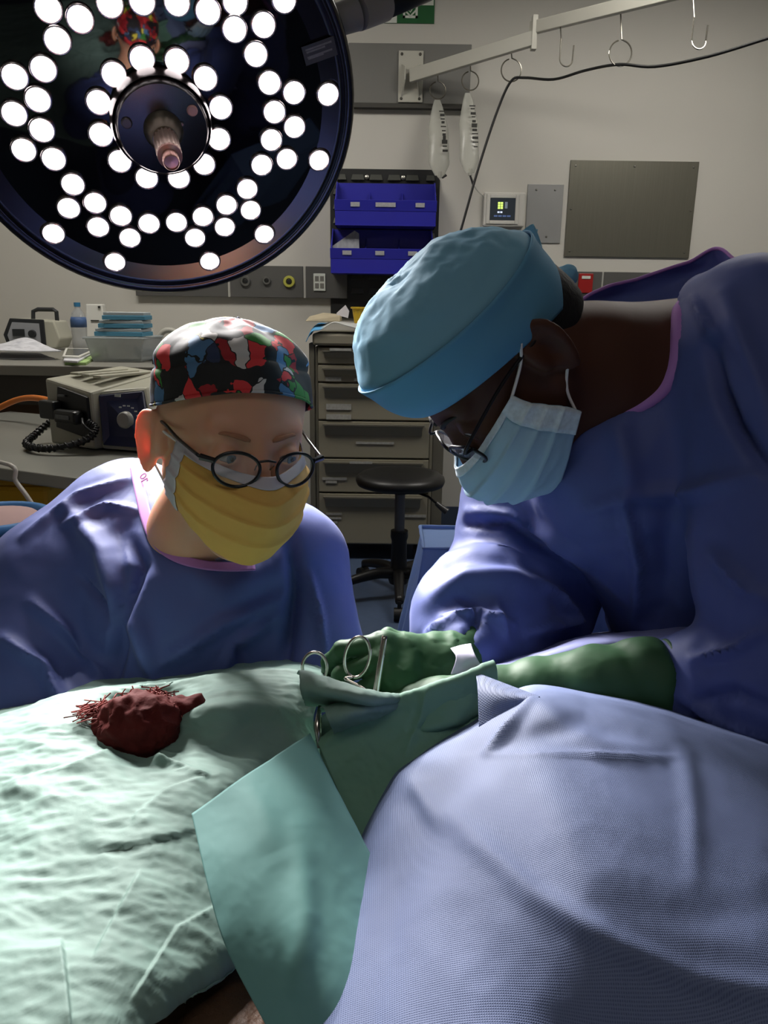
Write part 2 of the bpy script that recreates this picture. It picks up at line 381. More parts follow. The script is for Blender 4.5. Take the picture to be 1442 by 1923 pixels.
# green emergency sign
x0, x1, z0, z1 = wallrect(722, -40, 815, 45)
t = thing('emergency_sign', 'green and white emergency sign high above the grey board', 'sign', ((x0 + x1) / 2, YW, z0))
MB().bx(x0, x1, YW - .006, YW - .0005, z0, z1).build('panel', mat('sign_green', (22, 88, 42), .5, var=.03), t)
m_signw = mat('sign_white', (208, 212, 202), .5, var=.02)
wr = lambda a, b, c, d: wallrect(a, b, c, d)
a = wr(722, 25, 745, 44); MB().bx(a[0], a[1], YW - .008, YW - .0055, a[2], a[3]).build('white_field', m_signw, t)
a = wr(787, -40, 814, 11); MB().bx(a[0], a[1], YW - .008, YW - .0055, a[2], a[3]).build('white_field', m_signw, t)
a = wr(757, 3, 784, 35); e = .012
MB().bx(a[0], a[0] + e, YW - .008, YW - .0055, a[2], a[3]).bx(a[1] - e, a[1], YW - .008, YW - .0055, a[2], a[3]).bx(a[0], a[1], YW - .008, YW - .0055, a[2], a[2] + e).bx(a[0], a[1], YW - .008, YW - .0055, a[3] - e, a[3]).build('pictogram_frame', m_signw, t)
c = ((a[0] + a[1]) / 2, (a[2] + a[3]) / 2); hp = []
for k in range(28):
    q = 2 * math.pi * k / 28; hp.append((c[0] + .0021 * 16 * math.sin(q) ** 3, YW - .007, c[1] + .0021 * (13 * math.cos(q) - 5 * math.cos(2 * q) - 2 * math.cos(3 * q) - math.cos(4 * q))))
MB().tube(hp, .0045, 6, closed=True).build('pictogram_heart', m_signw, t)
MB().tube([(c[0] - .016, YW - .007, c[1] + .004), (c[0], YW - .007, c[1] - .012), (c[0] + .018, YW - .007, c[1] + .016)], .003, 6).build('pictogram_heart', m_signw, t)

# ------------------------------------------------------------------ medical service trunking
m_trunk = mat('trunking_grey', (84, 83, 80), .5, var=.04)
m_gap = mat('trunking_joint', (168, 166, 158), .5, var=.02)
t = thing('service_trunking', 'dark grey horizontal service trunking on the wall with outlets', 'wall trunking', (-.4, YW, 1.44))
zt, zb = onY(525, 500, YW)[2], onY(525, 559, YW)[2]
sep = [onY(p, 530, YW)[0] for p in (255, 432, 573, 655)]
for a, b in zip(sep[:-1], sep[1:]): MB().bx(a + .008, b - .008, YW - .04, YW - .0005, zb, zt).build('panel', m_trunk, t, bevel=.002)
for a in sep[1:3]: MB().bx(a - .007, a + .007, YW - .036, YW - .0005, zb, zt).build('joint_strip', m_gap, t)
def outlet(px, py, mt, r, nm):
    p = onY(px, py, YW - .04)
    o = MB().lathe([(r, 0), (r, .012), (r * .9, .016), (r * .55, .016), (r * .5, .006), (0, .006)], p, (0, -1, 0), 20).build(nm, mt, t, smooth=True, auto=30)
    MB().lathe([(r * .45, .004), (r * .45, .011), (r * .3, .013), (0, .013)], p, (0, -1, 0), 14).build('socket', mat('outlet_black', (22, 22, 20), .5), o)
outlet(543, 529, mat('outlet_yellow', (170, 168, 74), .45), .034, 'gas_outlet')
outlet(501, 527, mat('outlet_chrome', (150, 150, 146), .25, .8), .024, 'gas_outlet')
outlet(461, 528, MATS['outlet_chrome'], .03, 'gas_outlet')
p = onY(600, 530, YW - .04)
o = MB().box(p + V3(0, -.004, 0), (.07, .008, .098)).build('data_plate', m_signw, t, bevel=.002)
for i in (-1, 1):
    for j in (-1, 1): MB().box(p + V3(i * .015, -.009, j * .02), (.022, .002, .028)).build('socket', mat('data_socket', (120, 118, 110), .5), o)
# right-hand run
t = thing('service_trunking', 'dark trunking run with red socket behind the blue cap', 'wall trunking', (1.4, YW, 1.44))
zt2, zb2 = onY(1130, 511, YW)[2], onY(1130, 572, YW)[2]; sep = [onY(p, 530, YW)[0] for p in (985, 1042, 1128, 1300, 1440)]
for a, b in zip(sep[:-1], sep[1:]): MB().bx(a + .006, b - .006, YW - .04, YW - .0005, zb2, zt2).build('panel', m_trunk, t, bevel=.002)
for a in sep[1:-1]: MB().bx(a - .005, a + .005, YW - .036, YW - .0005, zb2, zt2).build('joint_strip', m_gap, t)
p = onY(1099, 532, YW - .04)
o = MB().box(p + V3(0, -.004, 0), (.085, .008, .11)).build('power_socket', mat('socket_red', (150, 24, 22), .45), t, bevel=.003)
MB().box(p + V3(0, -.01, .033), (.05, .004, .016)).build('label_strip', m_signw, o)

# ------------------------------------------------------------------ louvred panel with blue bins
m_black = mat('black_panel', (30, 31, 31), .5, var=.1)
x0, x1, z0, z1 = wallrect(620, 317, 818, 600)
t = thing('louvred_panel', 'black louvred wall panel that carries the blue bins', 'wall rack', ((x0 + x1) / 2, YW, z0))
cc = .045
MB().plate([(x0, YW - .0005, z0), (x1, YW - .0005, z0), (x1, YW - .0005, z1 - cc * 1.2), (x1 - cc, YW - .0005, z1), (x0, YW - .0005, z1)], (0, -1, 0), .012).build('backboard', m_black, t)
for r in range(9):
    zz = z1 - .03 - r * .078
    for k in range(6):
        xx = x0 + .055 + k * (x1 - x0 - .11) / 5
        hw = .038 if xx + .04 < x1 - cc or r > 0 else .025
        MB().hexa([(xx - hw, YW - .03, zz - .03), (xx + hw, YW - .03, zz - .03), (xx + hw, YW - .012, zz - .03), (xx - hw, YW - .012, zz - .03)],
                  [(xx - hw * .8, YW - .018, zz), (xx + hw * .8, YW - .018, zz), (xx + hw * .8, YW - .012, zz), (xx - hw * .8, YW - .012, zz)]).build('louvre', mat('louvre_grey', (70, 71, 66), .35, var=.05), t)
for k in (1, 3): MB().lathe([(.012, 0), (.012, .012), (0, .016)], (x0 + .055 + (k + .5) * (x1 - x0 - .11) / 5, YW - .012, z1 - .045), (0, -1, 0), 12).build('bolt', m_screw, t)
m_bin = mat('blue_bin_plastic', (44, 44, 158), .38, var=.08)
m_lab = mat('bin_label', (176, 176, 180), .6, var=.25, vscale=90)
def bin_(px0, px1, pt, pb, pbackt, label, labs):
    yb, yf = YW - .035, YW - .235
    a = onY(px0, pb, yf); b = onY(px1, pb, yf); zt = onY((px0 + px1) / 2, pt, yf)[2]; zb = (a[2] + b[2]) / 2
    zk = onY((px0 + px1) / 2, pbackt, yb)[2]; x0, x1 = a[0], b[0]; w = .006
    t = thing('storage_bin', label, 'storage bin', ((x0 + x1) / 2, (yb + yf) / 2, zb), 'blue bins on the louvred panel')
    MB().bx(x0, x1, yf, yb, zb, zb + w).build('base', m_bin, t)
    zl = zt - .056
    MB().hexa([(x0, yf + .012, zb), (x1, yf + .012, zb), (x1, yf + .018, zb), (x0, yf + .018, zb)], [(x0, yf + .004, zl), (x1, yf + .004, zl), (x1, yf + .01, zl), (x0, yf + .01, zl)]).build('front_panel', m_bin, t)
    lip = MB().hexa([(x0 - .003, yf + .002, zl), (x1 + .003, yf + .002, zl), (x1 + .003, yf + .012, zl), (x0 - .003, yf + .012, zl)], [(x0 - .003, yf - .014, zt), (x1 + .003, yf - .014, zt), (x1 + .003, yf - .006, zt), (x0 - .003, yf - .006, zt)]).build('front_lip', m_bin, t, bevel=.002)
    MB().bx(x0, x1, yb - w, yb, zb, zk).build('back_panel', m_bin, t)
    for x in (x0, x1 - w): MB().plate([(x, yb, zb), (x, yb, zk), (x, yb - .05, zk), (x, yf + .0, zt), (x, yf + .012, zb)], (1, 0, 0), w).build('side_panel', m_bin, t)
    for x in (x0 + (x1 - x0) * k / 3 for k in (1, 2)): MB().plate([(x, yb - w, zb), (x, yb - w, zk - .05), (x, yf + .02, zt - .03), (x, yf + .014, zb)], (1, 0, 0), .004).build('divider', m_bin, t)
    for (u, lw) in labs: MB().box(((x0 + (x1 - x0) * u), yf - .0095, (zl + zt) / 2 + .004), (lw, .003, .022), rot=np.array([[1, 0, 0], [0, .97, -.24], [0, .24, .97]])).build('label_card', m_lab, lip)
    return t, x0, x1, zt, zb, yf
bin_(629, 818, 376, 424, 345, 'upper blue plastic bin on the black louvred panel', [(.2, .05), (.5, .11), (.84, .05)])
_, bx0, bx1, bzt, bzb, byf = bin_(621, 812, 467, 514, 432, 'lower blue plastic bin, holding a tilted printed packet', [(.16, .05), (.48, .05), (.8, .05)])
pk = MB().plate([(bx0 + .01, byf + .06, bzb + .02), (bx0 + .16, byf + .06, bzb + .02), (bx0 + .155, byf + .075, bzt + .085), (bx0 + .13, byf + .075, bzt + .1), (bx0 + .005, byf + .065, bzt + .015)], (0, 1, 0), .012)
tag(pk.build('packet', mat('packet_print', (150, 152, 158), .5, var=.35, vscale=30, aniso=(3, 1, 1))), 'grey printed packet leaning in the lower blue bin', 'packet')

# ------------------------------------------------------------------ drip arm with hooks, bags and the black cable
m_arm = mat('arm_cream', (182, 180, 168), .45, var=.03)
m_wire = mat('hook_wire', (150, 146, 136), .25, .85, var=0)
pa = onY(771, 143, YW - .09); pb = at(1003, 72, 3.75); pc = at(1003, 52, 3.75); pd = at(1300, -22, 3.2)
t = thing('drip_hanger', 'cream stepped wall rail with hanging wire hooks', 'wall rail', pa)
p0 = onY(771, 145, YW - .045)
MB().box(p0 + V3(0, -.006, 0), (.135, .012, .255)).build('mounting_plate', m_arm, t, bevel=.002)
for i in (-1, 1):
    for j in (-1, 1): MB().lathe([(.008, 0), (.008, .003), (0, .005)], p0 + V3(i * .05, -.012, j * .11), (0, -1, 0), 10).build('screw', mat('dark_screw', (70, 68, 62), .4, .6, var=0), t)
for i in (-1, 1):
    MB().plate([p0 + V3(i * .05, -.012, -.1), p0 + V3(i * .05, -.012, .06), p0 + V3(i * .035, -.075, .035), p0 + V3(i * .035, -.075, -.03)], (-i, 0, 0), .006).build('bracket_cheek', m_arm, t)
def bar(a, b, w, h):
    d = nrm(b - a); s = nrm(np.cross(d, (0, 0, 1))); u = np.cross(s, d)
    P = [a + s * (i * w / 2) + u * (j * h / 2) for (i, j) in ((-1, -1), (1, -1), (1, 1), (-1, 1))]
    return MB().add(P + [q + (b - a) for q in P], [(0, 1, 2, 3), (7, 6, 5, 4), (0, 4, 5, 1), (1, 5, 6, 2), (2, 6, 7, 3), (3, 7, 4, 0)])
bar(pa, pb, .03, .066).build('lower_bar', m_arm, t, bevel=.003)
bar(pc - nrm(pd - pc) * .02, pd, .03, .056).build('upper_bar', m_arm, t, bevel=.003)
MB().box((pb + pc) / 2, (.026, .04, .15)).build('bar_step', m_arm, t, bevel=.002)
def hook(px, py0, py1, d, ring=True, r=.055):
    top = at(px, py0, d); c = at(px, py1, d); P = [top, (c + V3(0, 0, r * 1.05))]
    if ring: P += [c + r * V3(math.sin(a), .12 * math.sin(a), math.cos(a)) for a in np.linspace(.25, 6.0, 26)]
    else: P += [c + V3(.0, 0, 0)] + [c + V3(.03 - .03 * math.cos(a), -.03 * math.sin(a) * .5, -.035 * math.sin(a) - .03) for a in np.linspace(0, 3.14, 12)] + [c + V3(.062, 0, .03)]
    MB().tube(P, .0035, 6).build('hook', m_wire, t)
hook(822, 142, 170, 4.2, True, .043); hook(883, 122, 152, 4.05, True, .045); hook(960, 98, 132, 3.9, True, .052); hook(1165, 15, 100, 3.45, True, .052)
hook(1052, 45, 98, 3.65, False); hook(1300, -18, 62, 3.25, False)
m_bag = mat('drip_bag_film', (190, 190, 180), .25, var=.04, alpha=.5, spec=.6)
m_print = mat('bag_print', (44, 44, 40), .6, var=0)
def bag(px, d, pt, pb, hw, label, seed):
    rr = random.Random(seed); t = thing('drip_bag', label, 'drip bag', at(px, pb, d), 'clear drip bags on the wall rail')
    c0 = at(px - 2, pt, d); c1 = at(px + 2, pb, d); rows = []
    for k, u in enumerate(np.linspace(0, 1, 14)):
        c = c0 + (c1 - c0) * u; w = hw * (.28 + .72 * min(1, u * 2.6) ** .8) * (1 - .55 * max(0, u - .86) / .14); th = .006 + .028 * math.sin(math.pi * min(1, max(0, u))) * min(1, u * 2)
        rows.append([c + V3(w * math.cos(a), -th * math.sin(a), 0) for a in np.linspace(0, 2 * math.pi, 17)])
    V, F, uv = sheet(rows, 28, 24); V = V + np.outer(ridge(V * 24, 2) * .006, (0, -1, 0)); link('bag', fast_mesh(V, F), m_bag, t)
    for k in range(11):
        u = .17 + .052 * k + rr.uniform(-.008, .008); c = c0 + (c1 - c0) * u + V3(hw * .32 + .02 * u, -.052 * math.sin(math.pi * u) - .004, 0)
        w = rr.uniform(.016, .032); MB().box(c, (w, .001, rr.choice((.006, .012, .02)))).build('print_mark', m_print, t)
    e = at(px + 3, pb, d); MB().tube([e + V3(0, 0, .02), e - V3(0, 0, .012)], .011, 10).build('port', m_bag, t)
    MB().tube([e + V3(.012, -.003, -.012), e + V3(.035, -.004, .004)] if seed == 1 else [e + V3(0, 0, -.012), e + V3(.02, 0, -.06)], [.005, .007], 8).build('port_clip', mat('port_black', (26, 26, 24), .5), t)
    if seed == 2: MB().tube(spline([e + V3(.02, 0, -.06), e + V3(.05, .02, -.09), e + V3(.085, .05, -.11)]), .003, 6).build('drip_line', m_bag, t)
bag(823, 4.2, 188, 330, .056, 'wide clear drip bag on the hook nearest the wall', 1)
bag(880, 4.05, 175, 325, .05, 'narrow twisted clear drip bag beside the black cable', 2)
m_cable = mat('black_cable', (14, 14, 14), .45, var=0)
P = [at(1500, 55, 3.0), at(1442, 72, 3.1), at(1330, 106, 3.25), at(1230, 125, 3.38), at(1162, 121, 3.45), at(1100, 132, 3.6), at(1040, 149, 3.75), at(985, 146, 3.88), at(960, 152, 3.9), at(935, 205, 3.95), at(900, 310, 4.0), at(866, 430, 4.05), at(840, 520, 4.1), at(820, 640, 4.15)]
tag(MB().tube(spline(P, 6), .0065, 8).build('cable', m_cable, smooth=True), 'thin black cable looped through the hooks of the wall rail', 'cable')
# ================================================================== surgical lamp
LC = at(301, 222, 1.39)                                  # centre of the lamp face
LN = nrm(nrm(at(600, 1400, .66) - LC + V3(0, .0, -.08)) + V3(.007, -.045, .075))       # the lamp looks at the operating field
lx = nrm(np.cross(LN, (0, 0, 1))) * -1; ly = np.cross(LN, lx)
if ly[2] < 0: ly = -ly
if lx[0] < 0: lx = -lx
LM = np.eye(4); LM[:3, 0] = lx; LM[:3, 1] = ly; LM[:3, 2] = LN; LM[:3, 3] = LC
RL = .37
m_lblack = mat('lamp_black', (24, 20, 21), .16, var=.05, spec=.8)
m_lglass = mat('lamp_dark_glass', (10, 9, 12), .04, var=0, spec=.55)
zf = lambda r: .004 - r * r / 3.66                      # the glass bulges slightly
m_lhouse = mat('lamp_housing_grey', (150, 148, 142), .4, var=.03)
m_chrome = mat('led_chrome', (200, 190, 192), .15, .9, var=0)
m_led = mat('led_light', (255, 250, 250), .3, var=0, emit=(255, 240, 240), estr=7.0)
lamp = thing('surgical_lamp', 'large round black surgical lamp with many lit white LEDs', 'surgical lamp', LC)
MB(LM).lathe([(RL * .9, -.03), (RL * .9, -.05), (RL * .97, -.06), (RL * .9, -.1), (RL * .6, -.14), (RL * .3, -.155), (0, -.16)], n=72).build('housing', m_lhouse, lamp, smooth=True)
MB(LM).lathe([(r_, zf(r_)) for r_ in np.linspace(.002, RL * .925, 40)], n=96).build('glass_face', m_lglass, lamp, smooth=True)
MB(LM).lathe([(q_, z_ - .026) for q_, z_ in [(RL * .915, .0045), (RL * .93, .011), (RL * .945, .006), (RL * .955, .008), (RL * .975, .014), (RL * .995, .008), (RL * 1.005, -.01), (RL * .985, -.034), (RL * .95, -.036), (RL * .915, -.0)]], n=96).build('rim', m_lblack, lamp, smooth=True)
hub = MB(LM).lathe([(.088, .004), (.088, .03), (.085, .04), (.081, .038), (.08, .046), (.076, .052), (.03, .054), (0, .054)], n=48).build('hub', mat('lamp_hub', (20, 17, 17), .22, var=0), lamp, smooth=True, auto=35)
def onlamp(px, py, off=.0):
    r = ray(px, py); t = ((LC + LN * off - CAM) @ LN) / (r @ LN); q = CAM + r * t - LC; return q @ lx, q @ ly
for (px, py, r, mt) in ((361, 208, .0095, mat('hub_sensor', (196, 150, 142), .4)), (238, 231, .0095, mat('hub_screw', (78, 74, 74), .4, .5)), (341, 233, .004, mat('hub_screw_small', (110, 105, 100), .4, .5))):
    x, y = onlamp(px, py, .054); MB(LM).lathe([(r, .05), (r, .055), (r * .8, .057), (0, .057)], (x, y, 0), n=16).build('hub_cap', mt, hub)
MB(LM).lathe([(.034, .052), (.034, .058), (.029, .066), (.024, .078), (.022, .09), (0, .09)], n=32).build('handle_collar', mat('handle_grey', (128, 120, 108), .35, .6), lamp, smooth=True, auto=40)
h = MB(LM).lathe([(.0205, .088), (.0215, .1), (.0215, .148), (.0205, .156)], n=96, flute=18, fa=.14).build('handle_grip', mat('handle_steel', (188, 168, 156), .3, .75), lamp, smooth=True)
MB(LM).lathe([(.0205, .154), (.0205, .16), (.014, .162), (.0138, .182), (.012, .185), (.0115, .179), (0, .178)], n=28).build('handle_tip', mat('handle_tip', (176, 132, 122), .3, .5), h, smooth=True, auto=35)
led_px = [(187,35),(310,75),(425,15),(550,5),(685,10),(805,45),(910,8),(1100,0),(908,115),(1020,98),(222,158),(990,212),(168,268),(57,298),(1043,322),(1138,360),(1270,367),(147,387),(55,442),(1062,435),(1140,493),(162,505),(92,582),(1050,543),(1110,617),(1235,622),(208,617),(1013,640),(282,715),(957,733),(368,787),(266,807),(877,795),(970,815),(468,837),(380,880),(785,840),(870,880),(577,867),(683,862),(207,906),(503,922),(755,922),(1023,908),(445,1016),(812,1013),
          (550,230),(685,238),(795,305),(854,418),(848,540),(790,637),(692,690),(568,690),(464,625),(391,522),(382,397),(441,290)]
pts = []
for a, b in led_px:
    q = np.array(onlamp(a / 2.06, b / 2.06, .01))
    for _ in range(4): q = np.array(onlamp(a / 2.06, b / 2.06, zf(np.hypot(*q)) + .008))
    pts.append(q)
for p in list(pts):                                      # the half of the pattern above the frame mirrors the half in view
    q = -p
    if np.hypot(*q) < RL * .88 and min(np.hypot(*(q - o)) for o in pts) > .036: pts.append(q)
lens = MB().lathe([(.0185, 0), (.0185, .004), (.014, .0075), (.007, .0095), (0, .01)], n=18).me(True)
bez = MB().lathe([(.0185, .002), (.0195, .0075), (.0215, .0085), (.0228, .006), (.0232, 0)], n=22).me(True)
lens.materials.append(m_led); bez.materials.append(m_chrome)
base = Matrix([list(r) for r in LM])
for p in pts:
    M = base @ Matrix.Translation((p[0], p[1], zf(np.hypot(*p))))
    o = bpy.data.objects.new('led', lens); COL.objects.link(o); o.parent = lamp; o.matrix_parent_inverse = inv_of(lamp); o.matrix_basis = M
    b = bpy.data.objects.new('led_bezel', bez); COL.objects.link(b); b.parent = o
x, y = onlamp(601, 97, -.012)
a = math.radians(24)
lab = MB(LM).box((x, y, zf(math.hypot(x, y)) + .008), (.062, .032, .001), rz=a).build('rating_label', mat('rating_label', (74, 74, 80), .5, var=.1), lamp)
for k, (w, dy) in enumerate(((.05, .009), (.036, .002), (.048, -.004), (.03, -.01))):
    MB(LM).box((x - math.sin(a) * dy - (.05 - w) / 2, y + math.cos(a) * dy, zf(math.hypot(x, y)) + .0088), (w, .003, .0006), rz=a).build('rating_text', mat('rating_text', (130, 128, 130), .5, var=.3, vscale=200), lab)
# the lamp's own beams
SITE = at(540, 1310, .72)
NB = 0
for k, p in enumerate(pts):
    if k % 3: continue
    NB += 1
for k, p in enumerate(pts):
    if k % 3: continue
    ld = bpy.data.lights.new('lamp_beam', 'SPOT'); ld.energy = 420.0 / NB; ld.spot_size = math.radians(42); ld.spot_blend = 1.0
    ld.shadow_soft_size = .017; ld.color = (1.0, .965, .94)
    o = bpy.data.objects.new('lamp_beam', ld); COL.objects.link(o)
    src = LC + lx * p[0] + ly * p[1] + LN * (.016 + zf(np.hypot(*p))); tgt = SITE + (lx * p[0] + ly * p[1]) * .3
    o.parent = lamp; o.matrix_parent_inverse = inv_of(lamp)
    o.matrix_basis = Matrix.Translation(Vector(src)) @ Vector(tgt - src).to_track_quat('-Z', 'Y').to_matrix().to_4x4()
# yoke and arm at the upper right edge
ex_, ey_ = onlamp(632, 48, -.03); k_ = RL * .93 / math.hypot(ex_, ey_); e0 = LC + lx * ex_ * k_ + ly * ey_ * k_ - LN * .06; d_ = (e0 - CAM) @ _F
e1 = at(670, 26, d_ + .015); e2 = at(720, 8, d_ + .05); e3 = at(800, -22, d_ + .12); e4 = at(900, -120, d_ + .22)
MB().tube([e0, e1], [.026, .028], 20).build('yoke_joint', mat('yoke_grey', (128, 124, 122), .4, var=.04), lamp, smooth=True, auto=40)
MB().tube([e1 + (e2 - e1) * .03, e2], .029, 24).build('yoke_sleeve', MATS['yoke_grey'], lamp, smooth=True, auto=40)
MB().tube([e2, e3, e4, e4 + V3(.1, .2, .6), V3(e4[0] + .12, e4[1] + .3, 3.19)], [.026, .024, .024, .024, .03], 16).build('lamp_arm', mat('arm_black', (12, 12, 12), .4, var=0), lamp, smooth=True)
# ================================================================== drawer cart behind the men
m_cart = mat('cart_beige', (136, 131, 114), .5, var=.05, vscale=4)
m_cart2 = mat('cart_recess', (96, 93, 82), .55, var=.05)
YC = onZ(700, 1025, .085)[1]; 
x0, x1 = onY(596, 830, YC)[0], onY(808, 830, YC)[0]; xs0, xs1 = onY(582, 830, YC)[0], onY(834, 830, YC)[0]
t = thing('drawer_cart', 'tall beige cart with six drawers behind the black stool', 'cart', ((x0 + x1) / 2, YC + .26, 0))
zpx = lambda py: onY(700, py, YC)[2]
ztop, zbot = zpx(627), zpx(1024)
YB = min(YC + .55, YW - .08)
MB().bx(x0 - .012, x0 + .004, YC + .015, YB, zbot, ztop - .07).bx(x1 - .004, x1 + .012, YC + .015, YB, zbot, ztop - .07).bx(x0, x1, YB - .012, YB, zbot, ztop - .07).bx(x0, x1, YC + .02, YB, zbot, zbot + .012).bx(x0, x1, YC + .035, YC + .045, zbot, ztop - .07).build('carcass', m_cart, t, bevel=.003)
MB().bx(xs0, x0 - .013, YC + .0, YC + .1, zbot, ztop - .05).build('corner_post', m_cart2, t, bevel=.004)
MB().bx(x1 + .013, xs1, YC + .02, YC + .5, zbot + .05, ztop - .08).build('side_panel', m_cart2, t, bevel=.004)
MB().bx(x0 - .02, x1 + .02, YC - .015, YB + .01, zpx(650), ztop).build('top', m_cart, t, bevel=.012)
m_tab = mat('drawer_label', (156, 156, 150), .6, var=.35, vscale=70)
edges = [652, 685, 719, 790, 861, 926, 1022]
for i, (a, b) in enumerate(zip(edges[:-1], edges[1:])):
    zt, zb = zpx(a + 1), zpx(b); hh = zt - zb
    d = MB().bx(x0 + .006, x1 - .006, YC + .002, YC + .02, zb + .003, zt - hh * .0 - .004).build('drawer', m_cart, t, bevel=.003)
    hz1 = zt - .016; hz0 = zt - min(.075, hh * .62)
    MB().hexa([(x0 + .04, YC - .002, hz0), (x1 - .045, YC - .002, hz0), (x1 - .045, YC + .003, hz0), (x0 + .04, YC + .003, hz0)], [(x0 + .04, YC - .024, hz1 - .008), (x1 - .045, YC - .024, hz1 - .008), (x1 - .045, YC + .003, hz1 - .008), (x0 + .04, YC + .003, hz1 - .008)]).build('handle_scoop', m_cart, d)
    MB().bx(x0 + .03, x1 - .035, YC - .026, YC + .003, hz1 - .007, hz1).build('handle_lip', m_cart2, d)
for (px, py, w, h, di) in ((640, 656, .11, .013, 0), (626, 712, .08, .02, 1), (683, 713, .1, .014, 1), (636, 764, .13, .03, 2), (636, 783, .13, .026, 2), (704, 832, .2, .012, 3), (678, 867, .12, .012, 4), (628, 899, .13, .014, 4), (622, 905, .06, .014, 4), (627, 965, .085, .011, 5), (627, 973, .08, .011, 5), (623, 981, .06, .011, 5), (621, 989, .05, .011, 5), (779, 969, .12, .014, 5)):
    p = onY(px, py, YC); MB().box((p[0], YC - .0015 if py not in (656, 867) else YC - .027, p[2]), (w, .003, h)).build('label_strip', m_tab, t)
m_rub = mat('black_rubber', (18, 18, 18), .5, var=.1)
for (x, y) in ((x0 + .06, YC + .06), (x1 - .06, YC + .06), (x0 + .06, YB - .06), (x1 - .06, YB - .06)):
    MB().tube([(x - .012, y, .04), (x + .012, y, .04)], .04, 20).bx(x - .006, x + .006, y - .012, y + .012, .04, zbot + .002).build('caster', m_rub, t)
p = onY(601, 1032, YC - .02); MB().box((p[0], YC + .02, zbot - .018), (.07, .1, .034)).build('bumper', mat('bumper_grey', (150, 148, 140), .5), t, bevel=.01)
# things on the cart
bl = []
for yy, hz in ((YC - .03, (-.05, .0, .012, .045, .03, .012, .012)), (YC + .1, (-.03, .02, .03, .05, .04, .03, .03)), (YC + .3, (-.02, .03, .035, .04, .04, .035, .035))):
    bl.append([V3(x0 + dx, yy + (.01 if k == 0 else 0), ztop + .006 + z) for k, (dx, z) in enumerate(zip((-.05, -.02, .03, .09, .16, .25, .4), hz))])
V, F, uv = sheet(bl, 30, 60)
def two_tone(name, c1, c2, axis, pos, soft=.01, rough=.7):
    m = bpy.data.materials.new(name); m.use_nodes = True; N = m.node_tree.nodes; L = m.node_tree.links; b = N['Principled BSDF']; b.inputs['Roughness'].default_value = rough
    tc = N.new('ShaderNodeTexCoord'); sx = N.new('ShaderNodeSeparateXYZ'); mr = N.new('ShaderNodeMapRange'); mx = N.new('ShaderNodeMix'); mx.data_type = 'RGBA'
    mr.inputs[1].default_value = pos - soft; mr.inputs[2].default_value = pos + soft
    L.new(tc.outputs['Object'], sx.inputs[0]); L.new(sx.outputs[axis], mr.inputs[0]); L.new(mr.outputs[0], mx.inputs['Factor'])
    mx.inputs['A'].default_value = lin(c1); mx.inputs['B'].default_value = lin(c2); L.new(mx.outputs['Result'], b.inputs['Base Color']); MATS[name] = m; return m
tag(link('absorbent_pad', fast_mesh(V, F), two_tone('pad_blue_white', (90, 165, 215), (188, 190, 186), 0, x0 + .03, .012), solid=.004), 'blue edged white absorbent pad hanging over the cart top', 'pad')
p = onY(615, 592, YC + .12)
tag(MB().hexa([(p[0] - .11, YC + .03, ztop + .056), (p[0] + .07, YC + .02, ztop + .056), (p[0] + .07, YC + .2, ztop + .056), (p[0] - .08, YC + .2, ztop + .056)],
              [(p[0] - .09, YC + .05, ztop + .082), (p[0] + .07, YC + .03, ztop + .088), (p[0] + .07, YC + .2, ztop + .092), (p[0] - .03, YC + .2, ztop + .1)]).build('paper_packet', mat('buff_paper', (176, 164, 138), .8, var=.2, vscale=14), bevel=.006), 'crumpled buff paper packet lying on the cart pad', 'packet')
q = onY(643, 590, YC + .1)
tag(MB().plate([(q[0] - .03, YC + .08, ztop + .09), (q[0] + .03, YC + .08, ztop + .075), (q[0] + .035, YC + .1, ztop + .11), (q[0] + .015, YC + .11, ztop + .14), (q[0] - .03, YC + .1, ztop + .1)], (0, 1, 0), .004).build('paper_scrap', mat('scrap_paper', (178, 174, 176), .8, var=.1)), 'torn white paper scrap on top of the buff packet', 'paper')
p = onY(676, 600, YC + .2); zb_ = ztop + .045
t = thing('sharps_tub', 'small yellow plastic tub on the cart below the bins', 'tub', (p[0], YC + .2, zb_))
MB().lathe([(.03, 0), (.042, .075), (.05, .078), (.051, .084), (.044, .086), (.04, .08), (.028, .008), (0, .008)], (p[0], YC + .2, zb_), n=12).build('tub', mat('yellow_plastic', (196, 162, 40), .45, var=.08), t)
MB().lathe([(.041, .06), (.03, .075), (0, .08)], (p[0], YC + .2, zb_), n=10).build('waste', mat('tub_waste', (120, 116, 60), .7, var=.4, vscale=60), t)

# ================================================================== stool
m_seat = mat('black_vinyl', (18, 18, 18), .42, var=.1, bump=.1)
m_plast = mat('black_plastic', (16, 16, 17), .4, var=.1)
SD = 3.55; sc_ = at(752, 888, SD); sx, sy, sz = sc_
t = thing('swivel_stool', 'black round swivel stool with five legged base', 'stool', (sx, sy, 0))
MB().lathe([(0, .0), (.14, .002), (.185, -.004), (.203, -.018), (.207, -.034), (.2, -.052), (.17, -.062), (.06, -.064), (0, -.064)], (sx, sy, sz), n=48).build('seat', m_seat, t, smooth=True)
MB().lathe([(.075, -.064), (.07, -.08), (.03, -.1), (.0, -.1)], (sx, sy, sz), n=24).build('seat_mount', m_plast, t, smooth=True, auto=40)
MB().tube([(sx, sy, sz - .09), (sx, sy, .3)], .024, 18).build('gas_column', mat('column_grey', (104, 106, 110), .35, .5), t, smooth=True, auto=40)
MB().lathe([(.04, .33), (.042, .3), (.036, .28), (.04, .12), (.05, .09), (.045, .07), (0, .07)], (sx, sy, 0), n=24).build('column_sleeve', m_plast, t, smooth=True, auto=40)
